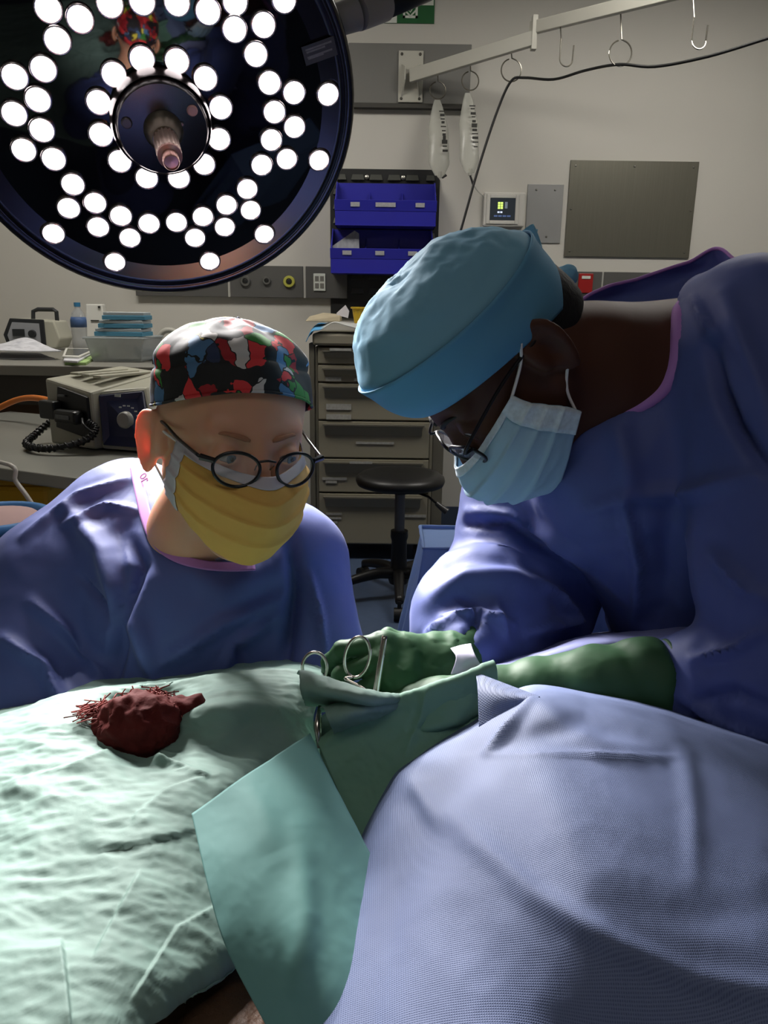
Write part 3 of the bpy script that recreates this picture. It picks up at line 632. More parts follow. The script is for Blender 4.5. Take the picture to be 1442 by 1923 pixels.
lv = MB().tube([(sx + .05, sy - .03, sz - .075), (sx + .13, sy - .05, sz - .1), (sx + .19, sy - .07, sz - .145)], .006, 8).build('lever', m_plast, t, smooth=True)
MB().tube([(sx + .165, sy - .062, sz - .127), (sx + .215, sy - .078, sz - .163)], [.011, .017], 12).build('lever_grip', mat('lever_grip', (60, 60, 62), .35), lv, smooth=True, auto=40)
for k in range(5):
    a = math.radians(198 + 72 * k); dx, dy = math.cos(a), math.sin(a); P = [(sx + dx * r, sy + dy * r, z) for r, z in ((.02, .12), (.1, .125), (.2, .11), (.29, .085))]
    lg = MB().tube(spline(P, 5), np.linspace(.03, .019, 16), 10).build('leg', m_plast, t, smooth=True)
    ex, ey = sx + dx * .3, sy + dy * .3
    MB().tube([(ex - dy * .024, ey + dx * .024, .03), (ex + dy * .024, ey - dx * .024, .03)], .03, 18).build('caster', m_rub, lg, smooth=True, auto=40)
    MB().lathe([(.009, .03), (.009, .09)], (ex, ey, 0), n=8).build('caster_stem', m_plast, lg)

# ================================================================== high counter on the left
ZC = 1.105; yf = onZ(120, 687, ZC)[1]; cx0, cx1 = -3.25, onZ(330, 690, ZC)[0]
m_count = mat('counter_laminate', (128, 126, 118), .4, var=.06)
m_wood = mat('brown_wood', (92, 64, 34), .5, var=.2, vscale=3, aniso=(1, 1, 14))
t = thing('work_counter', 'grey topped high counter along the back wall on the left', 'counter', ((cx0 + cx1) / 2, 4.3, 0))
MB().bx(cx0, cx1, yf, YW - .003, ZC - .04, ZC).build('worktop', m_count, t, bevel=.004)
MB().bx(cx0, cx1 - .02, yf + .03, yf + .05, ZC - .16, ZC - .04).build('fascia', mat('counter_fascia', (52, 48, 42), .5), t)
for i in range(3):
    a = cx0 + .05 + i * (cx1 - cx0 - .1) / 3; b = a + (cx1 - cx0 - .1) / 3
    d = MB().bx(a + .004, b - .004, yf + .1, yf + .12, .1, ZC - .16).build('door', m_wood, t, bevel=.003)
    MB().tube([(b - .06, yf + .1, .75), (b - .06, yf + .07, .76), (b - .06, yf + .07, .86), (b - .06, yf + .1, .87)], .006, 8).build('handle', m_screw, d)
MB().bx(cx0, cx1 - .02, yf + .12, YW - .01, 0.0, ZC - .04).build('carcass', m_wood, t)
def top(px, py): return onZ(px, py, ZC)
# bottle
p = top(152, 655); t = thing('water_bottle', 'clear plastic water bottle with blue cap on the counter', 'bottle', p)
m_pet = mat('clear_plastic', (188, 192, 194), .12, var=.02, alpha=.42, spec=.6)
hb = (655 - 571) / FPX * np.linalg.norm((p - CAM) @ _F); R_ = .042
MB().lathe([(R_ * .85, 0), (R_, .008), (R_, .05), (R_ * .94, .07), (R_, .09), (R_, hb * .62), (R_ * .75, hb * .78), (R_ * .36, hb * .87), (R_ * .34, hb * .93)], p, n=24).build('bottle', m_pet, t, smooth=True, auto=50)
MB().lathe([(R_ * 1.015, hb * .47), (R_ * 1.015, hb * .62), (R_ * .9, hb * .69)], p, n=24).build('label_band', mat('bottle_label', (70, 96, 140), .5, var=.35, vscale=40), t, smooth=True)
MB().lathe([(R_ * .4, hb * .91), (R_ * .4, hb), (0, hb)], p, n=18).build('cap', mat('bottle_cap', (48, 112, 150), .4), t, smooth=True, auto=40)
# white router-like box behind the bottle
p = top(176, 656); t = thing('white_box', 'upright white plastic box standing behind the water bottle', 'box', p)
MB().hexa([p + V3(-.05, .03, 0), p + V3(.07, .03, 0), p + V3(.07, .09, 0), p + V3(-.05, .09, 0)], [p + V3(-.04, .04, .235), p + V3(.05, .04, .235), p + V3(.05, .09, .235), p + V3(-.04, .09, .235)]).build('body', m_wmetal, t, bevel=.006)
MB().box(p + V3(.035, .034, .22), (.012, .006, .012)).box(p + V3(.01, .033, .15), (.05, .006, .005)).build('vent_mark', mat('dark_mark', (50, 50, 48), .5), t)
# portable unit with handle
p = top(92, 659); t = thing('suction_unit', 'cream portable unit with black carrying handle on the counter', 'machine', p)
m_cream = mat('unit_cream', (178, 176, 160), .45, var=.03); m_dk = mat('unit_dark', (40, 42, 44), .45)
a = p + V3(-.19, -.02, 0); 
prof = [(0, .0), (.22, 0), (.245, .05), (.22, .14), (0, .15), (-.02, .07)]
MB().plate([a + V3(x, .04, z + .01) for x, z in prof], (0, 1, 0), .17).build('body', m_cream, t, bevel=.008)
MB().plate([a + V3(x * 1.02 + .0, .028, z * 1.03 + .006) for x, z in [(-.02, 0), (.17, 0), (.17, .145), (.0, .15), (-.04, .07)]], (0, 1, 0), .012).build('front_frame', m_dk, t, bevel=.004)
f = MB().plate([a + V3(x, .02, z + .006) for x, z in [(0, .012), (.15, .012), (.15, .13), (.015, .135), (-.015, .07)]], (0, 1, 0), .01).build('front_panel', mat('unit_panel', (150, 152, 156), .4, var=.1), t)
MB().box(a + V3(.045, .017, .09), (.06, .006, .035)).build('display', m_dk, f); MB().lathe([(.02, 0), (.018, .015), (0, .015)], a + V3(.115, .02, .085), (0, -1, 0), 14).build('knob', m_dk, f)
MB().tube([a + V3(.08, .12, .15), a + V3(.085, .12, .195), a + V3(.11, .12, .205), a + V3(.19, .12, .205), a + V3(.205, .12, .195), a + V3(.205, .12, .14)], .011, 8).build('handle', m_dk, t)
# papers, folders, tablet
m_paper = mat('white_paper', (196, 196, 200), .8, var=.05, vscale=14)
def flat(name, label, cat, pts, z0, h, m, bend=0.0, group=None):
    P = [top(*q) for q in pts]; P = [V3(q[0], q[1], ZC + z0) for q in P]
    return tag(MB().plate(P, (0, 0, 1), h).build(name, m, bevel=min(.002, h / 3)), label, cat, group)
C = [[at(-60, 680, 3.32), at(0, 684, 3.32), at(50, 685, 3.3), at(116, 674, 3.34)], [at(-60, 660, 3.45), at(0, 663, 3.45), at(56, 658, 3.45), at(102, 660, 3.46)], [at(-55, 648, 3.55), at(0, 648, 3.55), at(48, 636, 3.57), at(84, 650, 3.57)]]
for r_ in C:
    for q in r_: q[2] = max(q[2], ZC + .035)
bb = [C[0][0], C[0][3] + V3(-.03, 0, 0), C[2][3] + V3(-.03, 0, 0), C[2][0]]
tag(MB().hexa([V3(q[0], q[1], ZC) for q in bb], [q + V3(0, 0, -.03) for q in bb]).build('paper_stack', m_paper), 'thick stack of loose papers at the left end of the counter', 'papers')
V, F, uv = sheet(C, 24, 24)
def printed_paper():
    m = bpy.data.materials.new('printed_paper'); m.use_nodes = True; N = m.node_tree.nodes; L = m.node_tree.links; b = N['Principled BSDF']; b.inputs['Roughness'].default_value = .8
    tc = N.new('ShaderNodeTexCoord'); w = N.new('ShaderNodeTexWave'); w.inputs['Scale'].default_value = 18; w.inputs['Distortion'].default_value = .6; w.bands_direction = 'Y'
    n = N.new('ShaderNodeTexNoise'); n.inputs['Scale'].default_value = 25; mu = N.new('ShaderNodeMath'); mu.operation = 'MULTIPLY'
    r = N.new('ShaderNodeValToRGB'); r.color_ramp.elements[0].color = lin((205, 205, 210)); r.color_ramp.elements[1].color = lin((120, 122, 130)); r.color_ramp.elements[0].position = .38; r.color_ramp.elements[1].position = .6
    L.new(tc.outputs['UV'], w.inputs[0]); L.new(tc.outputs['UV'], n.inputs[0]); L.new(w.outputs[1], mu.inputs[0]); L.new(n.outputs[0], mu.inputs[1]); L.new(mu.outputs[0], r.inputs[0]); L.new(r.outputs[0], b.inputs[0]); return m
tag(link('printed_sheets', fast_mesh(V, F, uv=uv), printed_paper(), solid=.006), 'curled printed sheets lying on top of the paper stack', 'papers')
flat('green_folder', 'pale green folder under the tablet on the counter', 'folder', [(122, 686), (162, 686), (188, 668), (128, 667)], .0, .012, mat('green_card', (158, 186, 120), .7))
flat('paper_sheet', 'white paper sheet between the tablet and the green folder', 'paper', [(120, 686), (146, 688), (182, 667), (126, 666)], .0125, .008, m_paper)
t = thing('tablet', 'flat tablet with dark screen lying on the papers', 'tablet', top(140, 672))
P = [top(*q) for q in ((118, 682), (150, 683), (184, 666), (124, 665))]; c = sum(P) / 4
MB().plate([V3(q[0], q[1], ZC + .021) for q in P], (0, 0, 1), .008).build('body', m_wmetal, t, bevel=.002)
MB().plate([V3(c[0] + (q[0] - c[0]) * .8, c[1] + (q[1] - c[1]) * .8, ZC + .0292) for q in P], (0, 0, 1), .001).build('screen', mat('tablet_screen', (58, 62, 60), .15, var=0), t)
m_frost = mat('frosted_plastic', (176, 182, 182), .4, var=.04, alpha=.65)
p = top(222, 680); t = thing('plastic_tray', 'frosted clear plastic tray under the blue boxes', 'tray', p)
MB().hexa([p + V3(-.11, -.0, .002), p + V3(.1, 0, .002), p + V3(.11, .2, .002), p + V3(-.1, .2, .002)], [p + V3(-.13, -.02, .1), p + V3(.12, -.02, .1), p + V3(.13, .22, .1), p + V3(-.12, .22, .1)]).build('tray_body', m_frost, t, bevel=.006)
MB().tube([p + V3(-.132, -.022, .1), p + V3(.122, -.022, .1), p + V3(.132, .222, .1), p + V3(-.122, .222, .1)], .006, 6, closed=True).build('tray_rim', m_frost, t)
m_bbox = mat('box_blue_card', (86, 148, 176), .6, var=.1); m_bw = mat('box_white_card', (176, 184, 186), .6, var=.05)
for k in range(3):
    z = .106 + k * .034; q = p + V3(.0 + .01 * k, .1, z); rz = .06 * (k - 1)
    t = thing('glove_box', 'flat blue and white box, %s of the stack on the tray' % ('bottom', 'middle', 'top')[k], 'box', q, 'flat boxes on the tray')
    MB().box(q + V3(0, 0, .009), (.21 - .015 * k, .13, .018), rz).build('base', m_bbox, t, bevel=.002); MB().box(q + V3(0, 0, .025), (.2 - .015 * k, .126, .013), rz).build('lid', m_bw, t, bevel=.002)
p = top(288, 668)
tag(MB().lathe([(.03, 0), (.032, .12), (.028, .12), (.026, .01), (0, .01)], p + V3(-.05, .09, .0), n=18).build('mug', m_wmetal, smooth=True, auto=40), 'plain white mug behind the patterned cap on the counter', 'mug')
a = p + V3(.055, .1, .066); tag(MB().tube([a + V3(.052 * math.cos(u), 0, .052 * math.sin(u)) for u in np.linspace(0, 2 * math.pi, 24, endpoint=False)], .0138, 8, closed=True).build('tape_roll', mat('tape_cream', (170, 168, 158), .5), smooth=True), 'cream tape roll standing upright beside the white mug', 'tape roll')
tag(MB().box(p + V3(.0, .0, .02), (.16, .06, .04)).build('pen_holder', mat('clear_holder', (150, 160, 166), .3, var=.2, vscale=40), bevel=.006), 'low grey plastic holder in front of the tape roll', 'holder')
flat('dark_tray', 'shallow black tray at the right end of the counter', 'tray', [(286, 684), (335, 686), (330, 674), (290, 674)], .0, .018, mat('tray_black', (28, 27, 28), .4))
# ================================================================== cloth and skin materials
m_gown = mat('gown_blue', (78, 91, 154), .62, var=.06, vscale=3, sheen=.1, bump=.15, bscale=300, bdist=.0005, transl=.12)
m_trim = mat('gown_trim', (170, 120, 190), .7, var=.08)
m_scrub = mat('scrub_navy', (40, 50, 92), .8)
m_shoe = mat('clog_dark', (36, 40, 48), .5)
m_skin1 = mat('skin_fair', (206, 152, 124), .5, var=.06, vscale=30, sss=.5, sssr=(1, .25, .1), sscale=.012, bump=.12, bscale=180, bdist=.0006)
m_skin2 = mat('skin_dark', (74, 43, 31), .6, spec=.3, var=.12, vscale=20, sss=.15, sssr=(1, .35, .15), sscale=.006, bump=.12, bscale=180, bdist=.0006)
m_hair = mat('hair_black', (10, 9, 9), .7, var=.3, vscale=90, bump=.5, bscale=200)
m_glove = mat('glove_green', (48, 82, 54), .58, var=.1, vscale=14, spec=.3)
m_frame = mat('glasses_black', (16, 14, 18), .3, var=0)
m_lens = mat('glasses_lens', (235, 240, 245), .03, var=0, alpha=.12, spec=.6)
def frame_of(yaw_vec, pitch, roll=0.0):     # horizontal look direction, then nod down; columns = his left, forward, up
    f0 = nrm((yaw_vec[0], yaw_vec[1], 0)); f = f0 * math.cos(pitch) - V3(0, 0, math.sin(pitch)); u = f0 * math.sin(pitch) + V3(0, 0, math.cos(pitch))
    l = np.cross(u, f); f, u, l = f, u * math.cos(roll) + l * math.sin(roll), l * math.cos(roll) - u * math.sin(roll)
    return np.stack([l, f, u], 1)
def head_sdf(c, R, s, neck, ear_out=.02, skull=(.076, .097, .087)):
    c = np.asarray(c, float)
    def f(P):
        Q = ((P - c) @ R) / s; A = Q.copy(); A[:, 0] = np.abs(A[:, 0])
        d = sd_ell(Q, (0, -.012, .04), skull)
        d = smin(d, sd_ell(Q, (0, .034, -.03), (.061, .062, .085)), .03)
        d = smin(d, sd_cap(A, (.052, -.005, -.045), (.022, .066, -.1), .021, .016), .03)
        d = smin(d, sd_ell(Q, (0, .076, -.105), (.022, .02, .017)), .02)
        d = smin(d, sd_cap(A, (0, .083, .021), (.042, .07, .024), .013, .011), .014)
        d = smin(d, sd_ell(A, (.04, .066, -.03), (.024, .024, .022)), .02)
        d = smax(d, -sd_ell(A, (.033, .106, -.001), (.019, .02, .014)), .012)
        d = smin(d, np.maximum(sd_ell(A, (.033, .0795, -.001), (.0155, .0152, .0152)), -sd_ell(A, (.033, .1, -.0015), (.0125, .022, .0036))), .003)
        d = smin(d, sd_cap(Q, (0, .09, .008), (0, .114, -.04), .0085, .0125), .01)
        d = smin(d, sd_ell(A, (.012, .1, -.046), (.009, .012, .009)), .008)
        # ears: thin shell with a raised rim and a hollow
        a = math.radians(28); E = A - (.079 + ear_out * .12, -.024, -.012)
        ex = E[:, 0] * math.cos(a) + E[:, 1] * math.sin(a); ey = -E[:, 0] * math.sin(a) + E[:, 1] * math.cos(a); ez = E[:, 2]
        k = np.sqrt((ey / (.0185 + .005 * np.clip(ez / .03, -1, 1))) ** 2 + (ez / .034) ** 2)
        plate = np.maximum(np.abs(ex + .002) - .0022, (k - 1) * .02)
        ring = np.sqrt(((k - .88) * .021) ** 2 + ex ** 2) - .0038
        inner = np.sqrt(((np.sqrt((ey / .011) ** 2 + ((ez + .002) / .019) ** 2) - 1) * .012) ** 2 + ex ** 2) - .003
        ear = smin(smin(plate, ring, .004), inner, .004)
        ear = smin(ear, sd_ell(A, (.079, -.006, -.006), (.009, .008, .02)), .008)
        d = smin(d, ear, .008) * s
        d = smin(d, sd_cap(P, c + R @ V3(0, -.028, -.05) * s, neck[0], neck[3] * s, neck[1]), .03)
        for (a_, b_, r1, r2) in neck[2]: d = smin(d, sd_cap(P, a_, b_, r1, r2), .05)
        return d
    return f
def place_head(local, px, py, d, R, s):      # head centre so that a landmark on the face stands where it should
    q = np.array([px, py], float); c = at(px, py, d)
    for _ in range(20):
        c = at(q[0], q[1], d); p, _z = proj((c + R @ (V3(*local) * s))[None]); q = q + (np.array([px, py]) - p[0])
    return at(q[0], q[1], d)
def neck_loop(VD, holes, outer, eps=.009):
    V = smooth_obj.base    # the line where the neck opening meets the outside of the gown
    dh = np.minimum.reduce([np.abs(sd_cap(V, *h)) for h in holes]); m = (dh < eps) & (np.abs(outer(V)) < eps); Q = VD[m]
    a = np.asarray(holes[0][1]); ax = nrm(a - holes[0][0]); u = nrm(np.cross(ax, (0.1, 1, .2))); w = np.cross(ax, u); c = Q.mean(0)
    th = np.arctan2((Q - c) @ w, (Q - c) @ u); out = []
    for k in range(40):
        s = np.abs(((th - (-math.pi + 2 * math.pi * (k + .5) / 40) + math.pi) % (2 * math.pi)) - math.pi) < .12
        if s.sum() > 0: out.append(Q[s].mean(0))
    out = np.array(out)
    for _ in range(2): out = (np.roll(out, 1, 0) + 2 * out + np.roll(out, -1, 0)) / 4
    return out
def smooth_obj(name, f, lo, hi, h, m, parent, it=2, disp=None, label=None):
    V, F = iso(f, lo, hi, h); V = relax(V, F, it); smooth_obj.base = V
    if disp is not None: V = disp(V, vnormals(V, F))
    return link(name, fast_mesh(V, F), m, parent, label=label), V, F
def close_pole(V, nv):
    V[-nv:] = V[-2 * nv:-nv].mean(0); return V
def cap_mesh(c, R, s, e0, off, nu=44, nv=96, cen=(0, -.012, .04), rad=(.076, .097, .087)):
    V = []
    for i in range(nu):
        t = i / (nu - 1)
        for j in range(nv):
            a = 2 * math.pi * j / nv; eb = e0(a); e = eb + (math.pi / 2 - eb) * t * .9999
            d = V3(math.cos(e) * math.sin(a), math.cos(e) * math.cos(a), math.sin(e)); r = 1 / np.linalg.norm(d / V3(*rad)) + off(a, t, e)
            V.append(np.asarray(cen) + d * r)
    V = np.array(V) * s @ R.T + c
    F = [(i * nv + j, i * nv + (j + 1) % nv, (i + 1) * nv + (j + 1) % nv, (i + 1) * nv + j) for i in range(nu - 1) for j in range(nv)]
    return V, np.array(F)
def gown_disp(folds, amp=.006, sc=5.0, fine=.0016, seed=0.0):
    def g(V, N):
        V = V + N * (amp * ridge(V * sc + seed, 3))[:, None] + N * (fine * ridge(V * 21 + seed, 2))[:, None]
        for (pts, w, a, sh) in folds:
            q, z = proj(V); m = ((N @ _F) < .25).astype(float)
            V = fold(V, N, pts, w, a * 1.5, 1.0, sh, m)
        return V
    return g
def legs(par, x, y, sp, z=.42):
    for s in (-1, 1):
        MB().tube([(x + s * sp, y, z + .3), (x + s * sp, y, z - .1), (x + s * sp * .95, y + .01, .09)], [.085, .07, .06], 16).build('trouser_leg', m_scrub, par, smooth=True)
        MB().lathe([(.045, 0), (.055, .02), (.05, .06), (.045, .1)], (x + s * sp * .95, y, 0), n=16).build('shoe_heel', m_shoe, par, smooth=True)
        V, F = iso(lambda P: sd_ell(P, (x + s * sp * .95, y - .06, .035), (.048, .12, .045)), (x + s * sp - .1, y - .2, 0), (x + s * sp + .1, y + .1, .1), .008); link('shoe', fast_mesh(V, F), m_shoe, par)
def rot_about(ax, a):
    ax = nrm(ax); K = np.array([[0, -ax[2], ax[1]], [ax[2], 0, -ax[0]], [-ax[1], ax[0], 0]]); return np.eye(3) + math.sin(a) * K + (1 - math.cos(a)) * K @ K
def hand_prims(w, f, n, thumb_side, curl=(.5, .6, .7, .7), spread=.07, thumb=(.5, .4), s=1.0):
    """w wrist, f finger direction, n back-of-hand direction; thumb_side +1/-1 along f x n."""
    f = nrm(f); n = nrm(n - f * (n @ f)); side = np.cross(f, n) * thumb_side; pr = []
    kn = []
    for i in range(4):
        o = (.027 - .018 * i); k = w + f * (.088 - .004 * abs(i - 1) - .006 * (i == 3)) * s + side * o * s - n * .002 * i
        kn.append(k); pr.append((w + side * o * .55 * s + f * .01, k, .016 * s, .0125 * s))
    pr.append((w + f * .03 * s + side * .012 * s - n * .008, w + f * .07 * s - side * .012 * s - n * .008, .017 * s, .015 * s))
    L = ((.045, .027, .022), (.05, .031, .023), (.046, .029, .022), (.036, .022, .02)); fing = []
    for i in range(4):
        p = kn[i]; d = nrm(f + side * spread * (1.5 - i)); ax = np.cross(n, f); c = curl[i]
        for q, l in enumerate(L[i]):
            d = rot_about(np.cross(d, -n), c * (1.0, 1.1, .7)[q]) @ d if np.linalg.norm(np.cross(d, -n)) > .05 or True else d
            nn = p + d * l * s; fing.append((p, nn, (.0108 - .001 * q) * s, (.0098 - .001 * q) * s)); p = nn
            n_ = np.cross(np.cross(d, -n), d)
    b = w + f * .022 * s + side * .022 * s - n * .01 * s; d = nrm(f * math.cos(thumb[0]) + side * math.sin(thumb[0]) - n * .35); k1 = b + d * .045 * s
    fing.append((b, k1, .016 * s, .0125 * s)); d2 = nrm(d * math.cos(thumb[1]) + (f * .6 - side * .8 - n * .3) * math.sin(thumb[1])); k2 = k1 + d2 * .032 * s
    fing.append((k1, k2, .012 * s, .0105 * s)); fing.append((k2, k2 + nrm(d2 + f * .2) * .025 * s, .0105 * s, .0085 * s))
    return pr, fing
def hand_sdf(pr, fing, arm):
    def f(P):
        d = None
        for (a, b, r1, r2) in pr: e = sd_cap(P, a, b, r1, r2); d = e if d is None else smin(d, e, .012)
        for (a, b, r1, r2) in arm: d = smin(d, sd_cap(P, a, b, r1, r2), .02)
        g = None
        for (a, b, r1, r2) in fing: e = sd_cap(P, a, b, r1, r2); g = e if g is None else smin(g, e, .0025)
        return smin(d, g, .005)
    return f
def bounds(prims, pad=.03):
    P = np.array([p for q in prims for p in q[:2]]); return P.min(0) - pad, P.max(0) + pad

# ================================================================== the man on the left
p1 = thing('person', 'person in blue gown, patterned cap and yellow mask leaning over table', 'person', (-.26, 1.08, 0))
R1 = frame_of((.47, -.88), math.radians(5), math.radians(5)); S1 = .95; H1 = place_head((0, .088, 0), 484, 858, .83, R1, S1)
nb = at(368, 1000, .92)
f1 = head_sdf(H1, R1, S1, (nb, .045, [(nb, at(400, 1180, 1.01), .045, .08), (at(200, 1080, 1.02), at(520, 1090, 1.0), .05, .05), (at(385, 1150, 1.0), at(330, 1600, 1.1), .1, .12)], .057), .08, (.081, .097, .08))
smooth_obj('body', f1, H1 + V3(-.33, -.14, -.6), H1 + V3(.25, .42, .15), .003, m_skin1, p1, 2)
L1 = lambda x, y, z: H1 + R1 @ (V3(x, y, z) * S1)
def eyes(L, R, s, iris, par, gaze):
    for sx in (-1, 1):
        c = L(sx * .033, .0795, -.001); g = nrm(R @ nrm(gaze))
        e = MB().lathe([(.0124 * s * math.sin(a), .0124 * s * math.cos(a)) for a in np.linspace(0.02, 3.12, 14)], c, g, 18).build('eyeball', mat('eye_white', (150, 140, 136), .2, var=.03), par, smooth=True)
        MB().lathe([(.0058 * s, .0112 * s), (.0056 * s, .0121 * s), (.003 * s, .0126 * s), (0, .0127 * s)], c, g, 16).build('iris', iris, e, smooth=True)
        MB().lathe([(.0024 * s, .0122 * s), (.0022 * s, .0131 * s), (0, .0132 * s)], c, g, 12).build('pupil', mat('pupil', (8, 8, 8), .1, var=0), e, smooth=True)
eyes(L1, R1, S1, mat('iris_blue', (88, 104, 116), .2, var=.2, vscale=200), p1, (.35, .9, -.1))
for sx in (-1, 1):
    P = [L1(sx * x, y, z) for x, y, z in ((.012, .0945, .0185), (.024, .093, .022), (.038, .085, .0235), (.05, .072, .019))]
    MB().tube(spline(P, 5), np.array([.0016, .0022, .0026, .0026, .0026, .0026, .0024, .0022, .002, .002, .0018, .0016, .0014, .0012, .001, .0008]), 8).build('eyebrow', mat('brow_brown', (160, 108, 82), .8, var=.2, vscale=200), p1, smooth=True)
# patterned cap
def print_cloth():
    m = bpy.data.materials.new('cap_print'); m.use_nodes = True; N = m.node_tree.nodes; L = m.node_tree.links; b = N['Principled BSDF']; b.inputs['Roughness'].default_value = .75
    tc = N.new('ShaderNodeTexCoord'); nz = N.new('ShaderNodeTexNoise'); nz.inputs['Scale'].default_value = 26; nz.inputs['Detail'].default_value = 3
    mx = N.new('ShaderNodeVectorMath'); mx.operation = 'MULTIPLY_ADD'; mx.inputs[1].default_value = (.05, .05, .05)
    v = N.new('ShaderNodeTexVoronoi'); v.inputs['Scale'].default_value = 52; v.inputs['Randomness'].default_value = 1
    sp = N.new('ShaderNodeSeparateColor'); r = N.new('ShaderNodeValToRGB'); r.color_ramp.interpolation = 'CONSTANT'
    cs = [(0, (14, 12, 16)), (.2, (150, 20, 30)), (.36, (34, 46, 78)), (.46, (16, 14, 18)), (.56, (206, 48, 52)), (.7, (70, 110, 150)), (.78, (46, 118, 44)), (.87, (214, 196, 60)), (.92, (190, 184, 182))]
    for k, (p, c) in enumerate(cs):
        e = r.color_ramp.elements[k] if k < 2 else r.color_ramp.elements.new(p)
        e.position = p; e.color = lin(c)
    v2 = N.new('ShaderNodeTexVoronoi'); v2.feature = 'DISTANCE_TO_EDGE'; v2.inputs['Scale'].default_value = 52; lt = N.new('ShaderNodeMath'); lt.operation = 'LESS_THAN'; lt.inputs[1].default_value = .035
    mc = N.new('ShaderNodeMix'); mc.data_type = 'RGBA'; mc.inputs['B'].default_value = lin((12, 10, 12))
    L.new(tc.outputs['Object'], nz.inputs[0]); L.new(nz.outputs['Color'], mx.inputs[0]); L.new(tc.outputs['Object'], mx.inputs[2])
    L.new(mx.outputs[0], v.inputs['Vector']); L.new(mx.outputs[0], v2.inputs['Vector']); L.new(v.outputs['Color'], sp.inputs[0]); L.new(sp.outputs[0], r.inputs[0])
    L.new(v2.outputs['Distance'], lt.inputs[0]); L.new(lt.outputs[0], mc.inputs['Factor']); L.new(r.outputs[0], mc.inputs['A']); L.new(mc.outputs['Result'], b.inputs[0]); MATS['cap_print'] = m; return m
m_capp = print_cloth()
e0 = lambda a: math.radians(2 + 14 * math.cos(a) - 8 * abs(math.sin(a)) ** 2)
def off1(a, t, e):
    seam = .0035 * (t > .3) - .004 * math.exp(-((t - .3) / .035) ** 2)
    return .0055 + seam + .004 * math.sin(math.pi * min(1, t * 1.2)) ** 2 + .003 * math.sin(7 * a + 3 * t) * t * (1 - t) * 3
V, F = cap_mesh(H1, R1, S1, e0, off1, rad=(.081, .097, .08)); N = vnormals(V, F)
V = V + N * (.004 * ridge((V - H1) * 24 + 5, 2))[:, None]
V = close_pole(V, 96); cap1 = link('cap', fast_mesh(V, F), m_capp, p1, solid=.002)
band = V[:96]; MB().tube(band[::2], .0016, 6, closed=True).build('cap_hem', m_capp, cap1, smooth=True)
# yellow mask: grid of points in head space, nose-bridge to chin
m_mask1 = mat('mask_yellow', (240, 194, 104), .75, var=.06, vscale=20, transl=.3, bump=.15, bscale=400, bdist=.0004)
m_maskw = mat('mask_white', (214, 206, 214), .75, var=.04, transl=.3)
MK = [[(-.069, .03, .002), (-.054, .072, -.004), (-.028, .1, -.012), (0, .12, -.013), (.028, .1, -.012), (.054, .072, -.004), (.069, .03, .002)],
      [(-.072, .028, -.014), (-.06, .08, -.02), (-.032, .115, -.028), (0, .136, -.034), (.032, .115, -.028), (.06, .08, -.02), (.072, .028, -.014)],
      [(-.074, .02, -.034), (-.063, .078, -.044), (-.036, .117, -.054), (0, .138, -.06), (.036, .117, -.054), (.063, .078, -.044), (.074, .02, -.034)],
      [(-.074, .012, -.052), (-.06, .068, -.072), (-.036, .104, -.085), (0, .122, -.09), (.036, .104, -.085), (.06, .068, -.072), (.074, .012, -.052)],
      [(-.072, .008, -.064), (-.052, .056, -.092), (-.03, .084, -.11), (0, .096, -.118), (.03, .084, -.11), (.052, .056, -.092), (.072, .008, -.064)]]
def mask_mesh(grid, L, amp, nu=60, nv=72, pl=(.25, .45, .65)):
    V, F, uv = sheet([[L(*p) for p in r] for r in grid], nu, nv); N = vnormals(V, F); t = np.repeat(np.linspace(0, 1, nu), nv); u = np.tile(np.linspace(-1, 1, nv), nu)
    k = np.zeros(len(V))
    for c in pl: x = t - c - .04 * (1 - u * u); k += amp * np.where(x > 0, np.exp(-x / .07), np.exp(x / .012)) * (1 - .3 * u * u)
    k += .0025 * ridge(np.stack([u * 3 * 1.3, t * 5, u * 0 + 3.3], 1), 2)
    sgn = 1 if (N[len(V) // 2] @ (V[len(V) // 2] - L(0, 0, -.06))) > 0 else -1
    return V + N * (sgn * k)[:, None], F, uv, t, u
V, F, uv, t_, u_ = mask_mesh(MK, L1, .0032)
mask1 = link('mask', fast_mesh(V, F, uv=uv), m_mask1, p1, solid=.0012)
G = V.reshape(60, 72, 3)
def strip(G, sl, name, m, par, lift, L):
    Q = G[sl]; V = Q.reshape(-1, 3); c = L(0, 0, -.06); V = V + (V - c) / np.linalg.norm(V - c, axis=1)[:, None] * lift
    n, k = Q.shape[:2]; I = np.arange(n * k).reshape(n, k); F = np.stack([I[:-1, :-1], I[1:, :-1], I[1:, 1:], I[:-1, 1:]], -1).reshape(-1, 4); return link(name, fast_mesh(V, F), m, par, solid=.0008)
strip(G, (slice(0, 9), slice(None)), 'mask_nose_band', m_maskw, mask1, .0016, L1)
strip(G, (slice(None), slice(0, 6)), 'mask_edge', m_maskw, mask1, .0018, L1); strip(G, (slice(None), slice(66, 72)), 'mask_edge', m_maskw, mask1, .0018, L1)
m_loop = mat('ear_loop', (220, 214, 214), .8, var=.02)
for sx, j in ((-1, 1), (1, 70)):
    MB().tube(spline([G[1, j], L1(sx * .079, -.004, .006), L1(sx * .085, -.022, .018)], 6), .0014, 6).build('ear_loop', m_loop, mask1, smooth=True)
    MB().tube(spline([G[57, j], L1(sx * .073, .0, -.055), L1(sx * .084, -.026, -.03)], 6), .0014, 6).build('ear_loop', m_loop, mask1, smooth=True)
